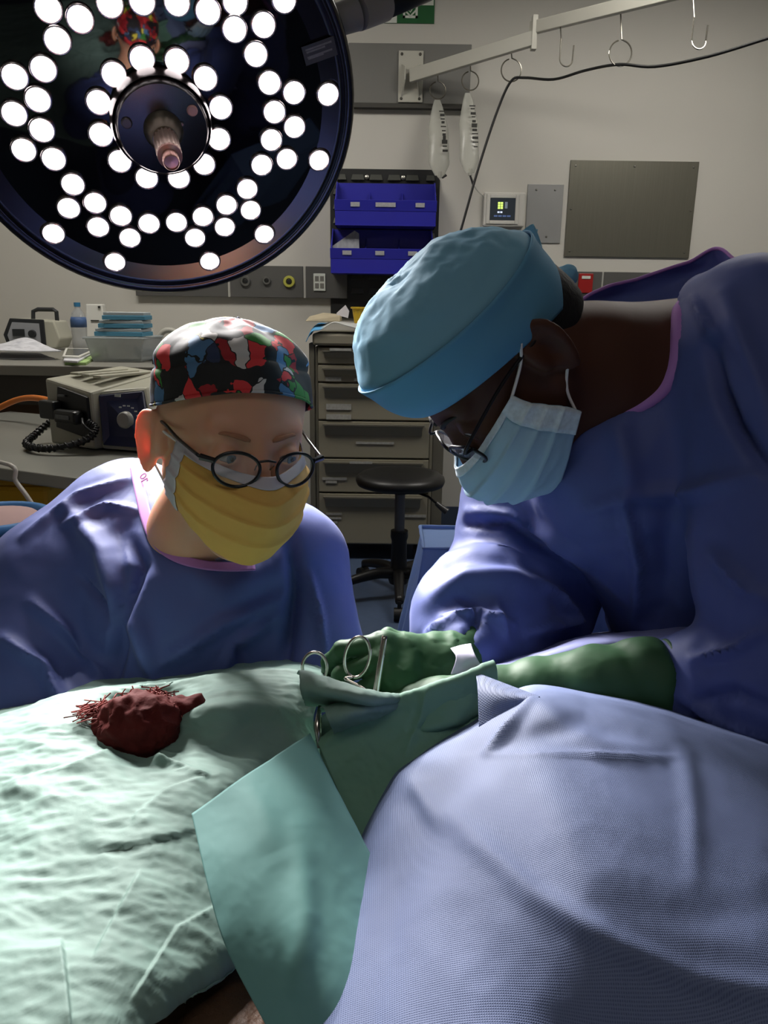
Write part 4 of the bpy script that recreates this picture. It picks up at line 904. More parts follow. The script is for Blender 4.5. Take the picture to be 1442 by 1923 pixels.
# round glasses, low on the nose
g1 = bpy.data.objects.new('glasses', None); COL.objects.link(g1); g1.parent = p1; g1.matrix_parent_inverse = inv_of(p1)
gy, gz = .116, -.004
for sx in (-1, 1):
    c = V3(sx * .0315, gy, gz); ring = []
    for a in np.linspace(0, 2 * math.pi, 40, endpoint=False): ring.append(L1(*(c + V3(.0225 * math.cos(a), -.006 * sx * math.cos(a), .0195 * math.sin(a) * (1 if math.sin(a) < 0 else .8)))))
    MB().tube(ring, .0017, 8, closed=True).build('rim', m_frame, g1, smooth=True)
    cc = L1(*c); MB().add(np.array([cc] + ring), [(0, k + 1, (k + 1) % 40 + 1) for k in range(40)]).build('lens', m_lens, g1)
    MB().tube([L1(*(c + V3(sx * .0215, -.005, .006))), L1(*(c + V3(sx * .034, -.012, .008)))], [.0028, .0034], 8).build('hinge', m_frame, g1)
    MB().tube(spline([L1(*(c + V3(sx * .034, -.012, .008))), L1(sx * .073, .05, .008), L1(sx * .08, -.01, .014), L1(sx * .083, -.04, -.01)], 6), .0017, 8).build('temple', m_frame, g1, smooth=True)
MB().tube(spline([L1(-.0095, gy, gz + .006), L1(0, gy + .003, gz + .008), L1(.0095, gy, gz + .006)], 5), .0012, 8).build('bridge', m_frame, g1, smooth=True)
for sx in (-1, 1): MB().tube([L1(sx * .0095, gy - .003, gz + .002), L1(sx * .008, gy - .012, gz - .006)], .0008, 6).build('nose_pad', m_screw, g1)
# gown
A = [(at(130, 1078, 1.0), at(530, 1050, .98), .076, .07), (at(250, 985, 1.03), at(345, 1095, 1.0), .072, .09), (at(40, 1190, 1.05), at(245, 990, 1.04), .06, .068),
     (at(385, 1160, 1.0), at(345, 1420, 1.06), .145, .15), (at(345, 1420, 1.06), V3(-.27, 1.08, .4), .155, .2)]
arms1 = [(at(105, 1102, .99), at(50, 1340, .92), .086, .08), (at(50, 1340, .92), at(400, 1400, .85), .07, .05), (at(552, 1065, .98), at(592, 1290, .93), .062, .064), (at(592, 1290, .93), at(545, 1390, .85), .055, .045)]
hole1 = (L1(-.012, -.035, -.06), at(385, 985, .9), .062, .05)
def fo1(P):
    d = None
    for (a, b, r1, r2) in A: e = sd_cap(P, a, b, r1, r2); d = e if d is None else smin(d, e, .06)
    g = None
    for (a, b, r1, r2) in arms1: e = sd_cap(P, a, b, r1, r2); g = e if g is None else smin(g, e, .02)
    d = smin(d, g, .03)
    d = smax(d, sd_plane(P, (0, 0, .36), (0, 0, -1)), .01)
    return d
def fg1(P): return smax(fo1(P), -sd_cap(P, *hole1), .008)
FO1 = [([(235, 1000), (262, 1060), (240, 1140), (212, 1250), (205, 1300)], 16, -.016, False), ([(130, 960), (200, 1040), (225, 1120), (215, 1200)], 20, .012, False), ([(245, 1010), (262, 1080), (255, 1160), (300, 1300)], 16, .012, False),
       ([(60, 1130), (130, 1190), (190, 1260)], 22, .010, True), ([(10, 1200), (80, 1250), (120, 1320)], 24, .012, True), ([(150, 1080), (190, 1130), (200, 1180)], 12, -.008, True),
       ([(345, 1060), (420, 1110), (520, 1060)], 26, .006, False), ([(300, 1250), (420, 1170), (540, 1120)], 24, .009, True), ([(400, 1300), (440, 1210), (530, 1150)], 20, .008, True), ([(545, 1010), (560, 1100), (540, 1200), (528, 1260)], 12, -.014, False), ([(580, 1080), (600, 1160), (610, 1230)], 14, .007, True),
       ([(440, 1190), (455, 1270)], 18, -.006, True), ([(40, 1010), (150, 930), (240, 900)], 14, .006, True), ([(120, 985), (200, 950), (260, 960)], 12, .007, True)]
gown1, GV, GF = smooth_obj('gown', fg1, (-.72, .68, .34), (.06, 1.4, 1.3), .005, m_gown, p1, 3, gown_disp(FO1, .012, 5.0, .0016, 3.9))
def on_cloth(V, px, py, lift=.003, r=9.0):        # the point of a garment seen at this place
    q, z = proj(V); m = np.hypot(q[:, 0] - px, q[:, 1] - py) < r
    return at(px, py, (z[m].min() if m.any() else z[np.argmin(np.hypot(q[:, 0] - px, q[:, 1] - py))]) - lift)
nl = neck_loop(GV, [hole1], fo1)
def ribbon(name, V, L, R, m, par, lift=.003):
    A_ = np.array([on_cloth(V, *q, lift) for q in L]); B_ = np.array([on_cloth(V, *q, lift) for q in R])
    for _ in range(2):
        for X in (A_, B_): X[1:-1] = (X[:-2] + 2 * X[1:-1] + X[2:]) / 4
    Vv, Ff, uv = sheet([[a, (a + b) / 2, b] for a, b in zip(A_, B_)], 60, 7); return link(name, fast_mesh(Vv, Ff), m, par, solid=.0015)
ribbon('neck_trim', GV, [(243, 876), (249, 905), (256, 940), (262, 975), (272, 1010), (292, 1042), (325, 1062), (380, 1072), (440, 1076), (480, 1070)], [(262, 872), (270, 900), (277, 938), (284, 972), (292, 1003), (308, 1028), (334, 1046), (384, 1056), (440, 1060), (478, 1054)], m_trim, p1)
tx = bpy.data.curves.new('collar_text', 'FONT'); tx.body = 'or'; tx.size = .02; tx.extrude = .0004
tmp = bpy.data.objects.new('collar_text', tx); COL.objects.link(tmp); bpy.context.view_layer.update()
tme = bpy.data.meshes.new_from_object(tmp.evaluated_get(bpy.context.evaluated_depsgraph_get())); bpy.data.objects.remove(tmp)
to = link('collar_text', tme, mat('collar_print', (128, 52, 118), .7, var=0), p1)
ta, tb = on_cloth(GV, 262, 893, .006), on_cloth(GV, 274, 935, .006); tu = nrm(tb - ta); tn = nrm(-_F - tu * (-_F @ tu)); tv = np.cross(tn, tu)
to.matrix_basis = Matrix(((tu[0], tv[0], tn[0], ta[0]), (tu[1], tv[1], tn[1], ta[1]), (tu[2], tv[2], tn[2], ta[2]), (0, 0, 0, 1)))
nc = nl.mean(0); ni = nc + (nl - nc) * .88 - nrm(nc - L1(0, -.03, -.05)) * .0
MB().tube(spline(ni, 3, True), .0045, 8, closed=True).build('undershirt_collar', mat('collar_white', (204, 196, 200), .8), p1, smooth=True)
legs(p1, -.27, 1.1, .1)
for sgn, w, wd in ((1, at(430, 1420, .84), V3(.9, -.25, .1)), (-1, at(545, 1400, .84), V3(.2, -.9, -.1))):
    pr, fg = hand_prims(w, wd, V3(0, .2, 1), sgn, s=.95); lo, hi = bounds(pr + fg)
    smooth_obj('glove', hand_sdf(pr, fg, [(w - nrm(wd) * .05, w + nrm(wd) * .01, .036, .028)]), lo - .04, hi + .04, .003, m_glove, p1, 1)

# ================================================================== the man on the right
p2 = thing('person', 'person in blue gown, light blue cap and pale mask bending down', 'person', (.5, 1.0, 0))
R2 = frame_of((-.978, -.208), math.radians(60), math.radians(0)); S2 = .95; H2 = place_head((.085, -.024, -.008), 1030, 646, .79, R2, S2)
L2 = lambda x, y, z: H2 + R2 @ (V3(x, y, z) * S2)
nb2 = at(1290, 745, .87)
f2 = head_sdf(H2, R2, S2, (nb2, .085, [(at(1120, 708, .84), at(1290, 704, .88), .064, .072), (nb2, at(1250, 900, .9), .085, .1), (at(1250, 900, .9), at(1420, 1200, .97), .1, .13), (at(1380, 690, .82), at(1180, 860, .93), .06, .06)], .058), .03)
smooth_obj('body', f2, (H2[0] - .17, H2[1] - .17, H2[2] - .4), (H2[0] + .5, H2[1] + .4, H2[2] + .17), .003, m_skin2, p2, 2)
eyes(L2, R2, S2, mat('iris_brown', (40, 22, 14), .2, var=.2), p2, (0, .95, -.3))
def hair_f(P):
    Q = ((P - H2) @ R2) / S2; d = sd_ell(Q, (0, -.012, .04), (.079, .1, .09)); d = smin(d, sd_ell(Q, (0, -.06, -.02), (.05, .045, .05)), .03)
    return smax(smax(d, Q[:, 1] + .03 + .0 * Q[:, 2], .012), -(Q[:, 2] + .045), .012) * S2
smooth_obj('hair', hair_f, H2 - .17, H2 + .17, .0035, m_hair, p2, 1)
for sx in (-1, 1):
    P = [L2(sx * x, y, z) for x, y, z in ((.012, .0965, .0185), (.024, .095, .023), (.038, .087, .0245), (.05, .074, .02))]
    MB().tube(spline(P, 5), np.linspace(.0035, .0012, 16), 8).build('eyebrow', m_hair, p2, smooth=True)
m_cap2 = mat('cap_light_blue', (132, 186, 214), .75, var=.05, vscale=12, transl=.25, bump=.2, bscale=350, bdist=.0004)
m_band2 = mat('cap_band_blue', (96, 156, 192), .75, var=.04, transl=.1, bump=.2, bscale=350, bdist=.0004)
e2 = lambda a: math.radians(-20 + 21 * math.cos(a))
def off2(a, t, e):
    return .005 + .004 * (1 + math.cos(a)) / 2 + .03 * math.sin(math.pi * min(1, t * 1.1)) ** .8 * (.45 + .55 * math.cos(a))  + .012 * math.exp(-((t - .35) / .06) ** 2) * .5
V, F = cap_mesh(H2, R2, S2, e2, off2, 60, 120); N = vnormals(V, F); tt = np.repeat(np.linspace(0, 1, 60), 120)
V = V + N * (np.clip((tt - .3) * 4, 0, 1) * (.010 * ridge((V - H2) * 15 + 2, 3) + .004 * ridge((V - H2) * 45, 2)))[:, None]
V = close_pole(V, 120); cap2 = link('cap', fast_mesh(V, F), m_cap2, p2, solid=.0012)
Q = V.reshape(60, 120, 3)[:21]; C0 = H2 + R2 @ V3(0, -.012, .03)
Bv = Q.reshape(-1, 3); Bv = Bv + (Bv - C0) / np.linalg.norm(Bv - C0, axis=1)[:, None] * .004
I = np.arange(21 * 120).reshape(21, 120); In = np.roll(I, -1, 1); Fb = np.stack([I[:-1], In[:-1], In[1:], I[1:]], -1).reshape(-1, 4)
link('cap_band', fast_mesh(Bv, Fb), m_band2, cap2, solid=.0015)
# ribbon ties at the back of the cap
T0 = at(1000, 490, .9)
C = [[at(965, 440, .88), at(985, 428, .885), at(1000, 424, .89), at(1013, 428, .895)], [at(975, 462, .88), at(990, 458, .88), at(1002, 458, .885), at(1014, 460, .89)], [at(990, 492, .875), at(998, 492, .875), at(1006, 494, .88), at(1013, 496, .885)]]
V, F, uv = sheet(C, 24, 30); N = vnormals(V, F); V = V + N * (.004 * np.sin(uv[:, 0] * 300))[:, None]; link('cap_tie', fast_mesh(V, F), m_cap2, cap2, solid=.001)
V, F = iso(lambda P: smin(smin(sd_ell(P, at(1048, 522, .9), (.014, .012, .010)), sd_ell(P, at(1066, 518, .9), (.011, .012, .012)), .006), sd_cap(P, at(1022, 522, .88), at(1048, 522, .9), .006, .008), .006), at(1045, 522, .9) - .05, at(1045, 522, .9) + .05, .0018)
N = vnormals(V, F); V = V + N * (.003 * ridge(V * 60, 2))[:, None]; link('cap_knot', fast_mesh(V, F), m_cap2, cap2)
# pale blue mask
m_mask2 = mat('mask_pale_blue', (178, 208, 228), .75, var=.04, vscale=30, transl=.3, bump=.15, bscale=400, bdist=.0004)
MK2 = [[(x * 1.04, y * 1.02 + .004, z - .01) for (x, y, z) in r] for r in MK]
MK2[4] = [(x, y, z - .006) for (x, y, z) in MK2[4]]
V, F, uv, t_, u_ = mask_mesh(MK2, L2, .004, pl=(.3, .5, .7)); mask2 = link('mask', fast_mesh(V, F, uv=uv), m_mask2, p2, solid=.0012)
G2 = V.reshape(60, 72, 3)
m_stitch = mat('mask_stitched_edge', (196, 206, 214), .8, var=.3, vscale=220)
strip(G2, (slice(0, 7), slice(None)), 'mask_nose_band', m_stitch, mask2, .0016, L2)
strip(G2, (slice(None), slice(0, 6)), 'mask_edge', m_stitch, mask2, .0018, L2); strip(G2, (slice(None), slice(66, 72)), 'mask_edge', m_stitch, mask2, .0018, L2)
for sx, j in ((-1, 1), (1, 70)):
    MB().tube(spline([G2[1, j], L2(sx * .079, .006, .004), L2(sx * .087, -.01, .018)], 6), .0016, 6).build('ear_loop', m_loop, mask2, smooth=True)
    MB().tube(spline([G2[57, j], L2(sx * .072, -.0, -.055), L2(sx * .084, -.028, -.032)], 6), .0016, 6).build('ear_loop', m_loop, mask2, smooth=True)
g2 = bpy.data.objects.new('glasses', None); COL.objects.link(g2); g2.parent = p2; g2.matrix_parent_inverse = inv_of(p2)
gy, gz = .108, -.014
for sx in (-1, 1):
    c = V3(sx * .033, gy, gz); ring = []
    for a in np.linspace(0, 2 * math.pi, 40, endpoint=False):
        ca, sa = math.cos(a), math.sin(a); ring.append(L2(*(c + V3(.026 * np.sign(ca) * abs(ca) ** .7, -.007 * sx * ca, .0165 * np.sign(sa) * abs(sa) ** .7))))
    MB().tube(ring, .0018, 8, closed=True).build('rim', m_frame, g2, smooth=True)
    cc = L2(*c); MB().add(np.array([cc] + ring), [(0, k + 1, (k + 1) % 40 + 1) for k in range(40)]).build('lens', mat('glasses_lens_grey', (150, 150, 170), .05, var=0, alpha=.35, spec=.7), g2)
    MB().tube(spline([L2(*(c + V3(sx * .026, -.007, .008))), L2(sx * .069, .105, .004), L2(sx * .079, .03, .01), L2(sx * .083, -.03, .004)], 6), .0018, 8).build('temple', m_frame, g2, smooth=True)
MB().tube(spline([L2(-.007, gy, gz + .004), L2(0, gy + .003, gz + .007), L2(.007, gy, gz + .004)], 5), .0013, 8).build('bridge', m_frame, g2, smooth=True)
# gown
B = [(at(1265, 735, .9), at(1330, 900, .92), .11, .15), (at(1180, 880, .88), at(1310, 1000, .94), .115, .11), (at(1330, 900, .92), at(1430, 1200, .98), .15, .16), (at(1430, 1200, .98), V3(.55, 1.02, .4), .16, .2), (at(1400, 655, .8), at(1120, 870, .95), .078, .08)]
arms2 = [(at(1405, 650, .79), at(1510, 1080, .71), .076, .085), (at(1510, 1080, .71), at(1530, 1262, .69), .085, .078), (at(1530, 1262, .69), at(1275, 1284, .74), .072, .04),
         (at(1010, 890, .98), at(985, 1110, 1.0), .085, .088), (at(985, 1110, 1.0), at(900, 1175, .92), .085, .076), (at(900, 1175, .92), at(872, 1228, .85), .072, .04)]
hole2 = (L2(0, -.03, -.05), at(1240, 700, .86), .07, .088); hole2b = (at(1240, 700, .86), at(1300, 620, .95), .085, .07)
def fo2(P):
    d = None
    for (a, b, r1, r2) in B: e = sd_cap(P, a, b, r1, r2); d = e if d is None else smin(d, e, .05)
    g = None
    for (a, b, r1, r2) in arms2[:3]: e = sd_cap(P, a, b, r1, r2); g = e if g is None else smin(g, e, .02)
    k = None
    for (a, b, r1, r2) in arms2[3:]: e = sd_cap(P, a, b, r1, r2); k = e if k is None else smin(k, e, .02)
    d = smin(smin(d, g, .025), k, .02)
    d = smax(d, sd_plane(P, (0, 0, .36), (0, 0, -1)), .01)
    return d
def fg2(P): return smax(smax(fo2(P), -sd_cap(P, *hole2), .008), -sd_cap(P, *hole2b), .008)
FO2 = [([(1335, 640), (1350, 720), (1380, 790), (1442, 880)], 14, -.014, False), ([(1300, 560), (1345, 640), (1330, 630)], 14, .008, True), ([(1360, 560), (1390, 640), (1440, 760)], 22, .010, False),
       ([(1100, 960), (1180, 930), (1300, 925), (1430, 890)], 26, .008, True), ([(1160, 800), (1180, 900), (1170, 930)], 22, .008, False), ([(1170, 940), (1200, 1060), (1195, 1150)], 20, .009, True), ([(1260, 960), (1250, 1080), (1230, 1180)], 24, -.008, False), ([(1340, 1040), (1400, 1100), (1442, 1130)], 24, .008, True), ([(1240, 560), (1200, 700), (1180, 780)], 14, .006, False),
       ([(880, 960), (960, 965), (1040, 1010), (1100, 1060)], 18, .010, True), ([(870, 985), (950, 985), (1020, 1030)], 14, -.010, True), ([(850, 1050), (950, 1040), (1040, 1080)], 26, .008, False), ([(1000, 1090), (1050, 1120), (1080, 1160), (990, 1190)], 16, .012, True),
       ([(810, 1130), (880, 1092), (960, 1090), (1010, 1110)], 20, .012, False), ([(860, 1120), (900, 1150), (880, 1200)], 12, -.010, True), ([(830, 1160), (900, 1150), (960, 1170)], 14, .008, True), ([(800, 1190), (850, 1160)], 10, .006, True), ([(930, 1130), (950, 1200)], 16, .007, True),
       ([(1300, 1240), (1380, 1220), (1442, 1180)], 18, .008, True), ([(1300, 1320), (1380, 1300), (1442, 1330)], 20, -.007, True), ([(1270, 1300), (1340, 1350), (1442, 1390)], 16, .007, True)]
gown2, GV2, GF2 = smooth_obj('gown', fg2, (.0, .5, .34), (.85, 1.32, 1.45), .005, m_gown, p2, 3, gown_disp(FO2, .02, 5.5, .0025, 6.1))
# raised far side of the collar and the purple edging
C = [[at(1062, 582, .95), at(1130, 540, .97), at(1200, 522, .98), at(1290, 492, .97), at(1350, 466, .95), at(1402, 506, .9)],
     [at(1068, 586, .95), at(1140, 560, .985), at(1215, 548, .99), at(1295, 520, .98), at(1345, 502, .96), at(1400, 520, .91)],
     [at(1075, 595, .95), at(1150, 590, .98), at(1230, 580, .98), at(1300, 555, .97), at(1345, 540, .95), at(1400, 540, .92)]]
V, F, uv = sheet(C, 30, 80); N = vnormals(V, F); V = V + N * (.006 * ridge(V * 18 + 3, 2))[:, None]
col = link('gown_collar', fast_mesh(V, F), m_gown, gown2, solid=.0015)
MB().tube(V[:80][::2], .0022, 6).build('collar_edge', m_trim, gown2, smooth=True)
nl2 = neck_loop(GV2, [hole2, hole2b], fo2)
MB().tube(spline(nl2, 3, True), .009, 8, closed=True).build('neck_trim', m_trim, p2, smooth=True)
legs(p2, .55, 1.04, .1)
# gloves: the near one with its long cuff, the far one round the instrument
cu = [at(1250, 1281, .735), at(1180, 1281, .737), at(1080, 1289, .742), at(985, 1300, .747), at(915, 1312, .75)]
w = cu[-1]; pr, fgz = hand_prims(w, V3(-.93, -.1, -.12), V3(0, -.35, .94), -1, curl=(.45, .5, .55, .6), s=1.0)
arm = [(cu[0] + V3(.012, .0, 0), cu[1], .039, .036), (cu[1], cu[2], .036, .031), (cu[2], cu[3], .031, .026), (cu[3], cu[4], .026, .026)]
lo, hi = bounds(pr + fgz + arm)
def gl_disp(V, N):
    ax = nrm(cu[3] - cu[0]); s = (V - cu[0]) @ ax; m = np.clip(1 - s / .3, 0, 1); return V + N * (m * .0035 * np.sin(s * 120 + 3 * pnoise(V * 20)) + .0015 * ridge(V * 40, 2))[:, None]
def cuff_cut(P): return np.maximum(hand_sdf(pr, fgz, arm)(P), sd_plane(P, cu[0], nrm(cu[0] - cu[1]) + V3(0, 0, .12)))
gl, _, _ = smooth_obj('glove', cuff_cut, lo - .03, hi + .03, .0028, m_glove, p2, 1, gl_disp)
ax = nrm(cu[0] - cu[1] + V3(0, 0, .0)); u = nrm(np.cross(ax, (0, 0, 1))); v = np.cross(u, ax)
MB().tube([cu[0] + ax * .002 + .0385 * (math.cos(a) * u + math.sin(a) * v) for a in np.linspace(0, 2 * math.pi, 32, endpoint=False)], .0028, 8, closed=True).build('cuff_bead', m_glove, gl, smooth=True)
w = at(850, 1243, .82); pr2, fg2z = hand_prims(w, nrm(at(712, 1250, .77) - w), V3(0, -.62, .78), 1, curl=(.7, .85, .95, 1.05), spread=.2, thumb=(.6, .9), s=.96)
arm2 = [(at(868, 1233, .835), w, .035, .03)]; lo, hi = bounds(pr2 + fg2z + arm2)
smooth_obj('glove', hand_sdf(pr2, fg2z, arm2), lo - .05, hi + .05, .0024, m_glove, p2, 1, lambda V, N: V + N * (.0016 * ridge(V * 45, 2) + .001 * np.sin(V[:, 0] * 260) * (pnoise(V * 25) > 0))[:, None])
# ================================================================== operating table, patient, drapes
Z = lambda px, py, z: onZ(px, py, z)
m_green = mat('drape_green', (130, 158, 149), .7, var=.05, vscale=6, transl=.1, bump=.3, bscale=90, bdist=.0012)
m_green2 = mat('drape_green_dark', (116, 158, 138), .7, var=.06, vscale=6, transl=.1, bump=.3, bscale=90, bdist=.0012)
m_teal = mat('drape_teal', (112, 164, 160), .7, var=.04, vscale=5, transl=.08, bump=.12, bscale=120, bdist=.0008)
def mesh_cloth(name, c1, c2, scale):
    m = bpy.data.materials.new(name); m.use_nodes = True; N = m.node_tree.nodes; L = m.node_tree.links; b = N['Principled BSDF']; b.inputs['Roughness'].default_value = .65
    tc = N.new('ShaderNodeTexCoord'); ws = []
    for d in ('X', 'Y'):
        w = N.new('ShaderNodeTexWave'); w.bands_direction = d; w.inputs['Scale'].default_value = scale; w.inputs['Distortion'].default_value = .0; L.new(tc.outputs['UV'], w.inputs[0]); ws.append(w)
    mu = N.new('ShaderNodeMath'); mu.operation = 'MULTIPLY'; L.new(ws[0].outputs[1], mu.inputs[0]); L.new(ws[1].outputs[1], mu.inputs[1])
    mx = N.new('ShaderNodeMix'); mx.data_type = 'RGBA'; mx.inputs['A'].default_value = lin(c1); mx.inputs['B'].default_value = lin(c2); L.new(mu.outputs[0], mx.inputs['Factor']); L.new(mx.outputs['Result'], b.inputs[0])
    bp = N.new('ShaderNodeBump'); bp.inputs['Strength'].default_value = .35; bp.inputs['Distance'].default_value = .0006; L.new(mu.outputs[0], bp.inputs['Height']); L.new(bp.outputs[0], b.inputs['Normal'])
    MATS[name] = m; return m
m_sheet = mesh_cloth('sheet_blue_mesh', (110, 124, 163), (82, 94, 134), 265)
# table
t = thing('operating_table', 'operating table hidden under the drapes', 'table', (0, .5, 0))
MB().bx(-1.0, .9, .27, .72, .74, .84).build('mattress', mat('table_pad', (24, 24, 28), .5), t, bevel=.02)
MB().bx(-1.0, .9, .29, .7, .69, .738).build('tabletop', m_steel, t); MB().lathe([(.12, .1), (.1, .4), (.11, .69)], (0, .5, 0), n=24).build('column', m_steel, t, smooth=True); MB().bx(-.35, .35, .3, .7, 0, .1).build('base', m_steel, t, bevel=.02)
# patient
pt = thing('person', 'person lying under the drapes, dark brown skin showing at the gap', 'person', (0, .45, .84))
def fpat(P):
    d = sd_cap(P, (.7, .48, .9), (.1, .48, .9), .07, .085); d = smin(d, sd_cap(P, (-.06, .33, .885), (-.16, .42, .88), .062, .06), .05); d = smin(d, sd_cap(P, (.1, .48, .89), (-.1, .5, .88), .07, .05), .05)
    return smin(d, sd_ell(P, (-.4, .5, .9), (.11, .08, .07)), .06)
smooth_obj('body', fpat, (-.6, .2, .75), (.85, .7, 1.05), .007, mat('patient_skin', (84, 58, 40), .6, var=.45, vscale=55, sss=.1, sscale=.005, bump=.8, bscale=130, bdist=.003), pt, 2)

def drape(name, label, ctrl, nu, nv, m, folds=(), crump=(.006, 12, .0018, 45), solid=.0012, seed=0, post=None, cat='drape', parent=None, stretch=(1, 1, 1), steps=()):
    V, F, uv = sheet(ctrl, nu, nv); N = vnormals(V, F)
    if N[:, 2].mean() < 0: F = F[:, ::-1]; N = -N
    A = V * np.array(stretch)
    V = V + N * (crump[0] * ridge(A * crump[1] + seed, 3) + crump[2] * ridge(A * crump[3] + seed, 2) + .5 * crump[2] * ridge(A * crump[3] * 2.3 + seed, 2))[:, None]
    for (pts, w, a, sh) in folds: V = fold(V, N, pts, w, a, 1.0, sh)
    for st in steps: V = step(V, N, *st)
    if post is not None: V = post(V, uv)
    o = link(name, fast_mesh(V, F, uv=V[:, :2]), m, parent, solid=solid)
    if label: tag(o, label, cat)
    return o, V
# --- green drape on the left
ct = [[V3(-1.0, .8, .8), Z(-160, 1420, .82) + V3(0, .16, 0), Z(0, 1380, .82) + V3(0, .16, 0), Z(140, 1330, .84) + V3(0, .15, 0), Z(300, 1318, .85) + V3(0, .15, 0), Z(440, 1300, .86) + V3(0, .14, 0), Z(560, 1290, .87) + V3(0, .13, 0), Z(640, 1300, .88) + V3(0, .12, 0)],
      [p + V3(0, .03, -.02) for p in (V3(-1.0, .7, .95), Z(-160, 1400, .968), Z(0, 1351, .972), Z(140, 1304, .982), Z(300, 1289, .988), Z(440, 1268, .998), Z(550, 1262, 1.0), Z(620, 1290, .99))],
      [V3(-1.0, .7, .955), Z(-160, 1404, .968), Z(0, 1355, .972), Z(140, 1308, .982), Z(300, 1293, .988), Z(440, 1271, .998), Z(550, 1265, 1.0), Z(620, 1292, .99)],
      [V3(-1.0, .62, .96), Z(-160, 1440, .985), Z(0, 1400, .985), Z(140, 1350, .99), Z(265, 1350, .965), Z(400, 1338, 1.005), Z(520, 1320, 1.0), Z(585, 1350, .985)],
      [V3(-1.0, .55, .96), Z(-180, 1500, .98), Z(-10, 1470, .985), Z(130, 1420, .99), Z(270, 1425, .985), Z(420, 1410, .99), Z(520, 1400, .98), Z(600, 1420, .96)],
      [V3(-1.0, .46, .96), Z(-200, 1600, .97), Z(-20, 1580, .98), Z(130, 1540, .985), Z(270, 1510, .99), Z(400, 1500, .985), Z(510, 1500, .96), Z(610, 1520, .94)],
      [V3(-1.0, .38, .95), Z(-240, 1740, .965), Z(-30, 1720, .98), Z(120, 1690, .982), Z(260, 1650, .985), Z(370, 1640, .975), Z(460, 1650, .955), Z(560, 1680, .935)],
      [V3(-1.0, .3, .94), Z(-300, 1900, .965), Z(-40, 1880, .985), Z(110, 1840, .985), Z(240, 1800, .98), Z(340, 1785, .97), Z(420, 1775, .96), Z(500, 1750, .95)],
      [V3(-1.0, .22, .9), Z(-380, 2100, .97), Z(-60, 2090, .985), Z(60, 2060, .985), Z(150, 2010, .98), Z(230, 1955, .97), Z(330, 1874, .96), Z(462, 1774, .95)]]
FL = [([(140, 1362), (210, 1396), (300, 1425), (385, 1452)], 12, .007, True), ([(230, 1340), (265, 1390), (290, 1420)], 40, -.012, False), ([(300, 1420), (312, 1372), (400, 1338), (500, 1330), (560, 1345)], 16, .009, False), ([(370, 1420), (450, 1395), (540, 1370)], 34, -.006, False)]
SL = [([(150, 1606), (250, 1592), (380, 1562)], -1, .0022), ([(118, 1760), (128, 1850), (138, 1960)], 1, .005), ([(0, 1470), (120, 1440), (215, 1400)], 1, .004), ([(385, 1455), (310, 1480), (240, 1540)], -1, .003), ([(170, 1800), (230, 1690), (262, 1630)], 1, .003), ([(240, 1880), (330, 1740), (420, 1690)], 1, .003)]
ct = [[r_[0], r_[1] + (r_[0] - r_[1]) * .45, r_[1] + (r_[0] - r_[1]) * .16] + r_[1:] for r_ in ct]
drape('surgical_drape', 'crinkled pale green drape on the left, gauze in its hollow', ct, 260, 320, m_green, FL, (.012, 8, .0034, 38), seed=2.2, stretch=(.6, 1.5, 1), steps=SL)
# --- green drape on the right, up to the blue sheet
cr_ = [[Z(560, 1262, .9) + V3(0, .1, 0), Z(680, 1310, .9) + V3(0, .09, 0), Z(800, 1290, .92) + V3(0, .08, 0), Z(925, 1262, .93) + V3(0, .08, 0)],
       [p + V3(0, .006, -.05) for p in (Z(598, 1402, .982), Z(722, 1324, 1.016), Z(840, 1284, 1.042), Z(930, 1250, 1.056))],
       [Z(598, 1402, .982), Z(722, 1324, 1.016), Z(840, 1284, 1.042), Z(930, 1250, 1.056)],
       [Z(620, 1450, .975), Z(735, 1390, .995), Z(840, 1345, 1.015), Z(935, 1310, 1.03)],
       [Z(650, 1530, .965), Z(750, 1480, .975), Z(850, 1430, .985), Z(950, 1400, .99)],
       [Z(680, 1640, .945), Z(780, 1600, .95), Z(880, 1550, .95), Z(980, 1500, .95)],
       [Z(700, 1760, .93), Z(800, 1740, .93), Z(900, 1700, .93), Z(1000, 1650, .93)]]
drape('surgical_drape', 'darker green drape between the teal flap and the blue sheet', cr_, 150, 150, m_green2, [([(800, 1300), (790, 1350), (760, 1420)], 14, .004, True), ([(610, 1395), (690, 1350), (740, 1325)], 10, .006, False), ([(780, 1370), (895, 1345)], 14, -.004, True)], (.008, 10, .0028, 40), seed=7)
# --- rolled folds round the opening
r1 = [[Z(556, 1268, 1.01), Z(640, 1296, 1.02), Z(712, 1314, 1.012), Z(778, 1310, 1.0)], [Z(560, 1262, 1.03), Z(640, 1284, 1.04), Z(712, 1305, 1.034), Z(776, 1304, 1.015)], [Z(566, 1290, 1.035), Z(640, 1305, 1.042), Z(706, 1318, 1.035), Z(770, 1315, 1.015)], [Z(574, 1322, 1.0), Z(640, 1325, 1.005), Z(700, 1326, 1.005), Z(766, 1322, 1.0)]]
o, _ = drape('surgical_drape', 'bright rolled drape edge behind the opening beside the scissors', r1, 40, 80, m_green, (), (.004, 22, .002, 60), seed=4)
r2 = [[Z(596, 1338, 1.0), Z(660, 1330, 1.01), Z(730, 1322, 1.01), Z(788, 1315, 1.0)], [Z(606, 1332, 1.018), Z(660, 1322, 1.028), Z(730, 1318, 1.024), Z(790, 1314, 1.005)], [Z(618, 1352, 1.018), Z(670, 1342, 1.025), Z(730, 1332, 1.02), Z(792, 1322, 1.005)], [Z(632, 1392, .985), Z(690, 1362, .995), Z(740, 1345, .995), Z(800, 1330, .99)]]
drape('surgical_drape', 'lower rolled drape fold in front of the opening', r2, 40, 80, m_green, (), (.004, 22, .002, 60), seed=5)
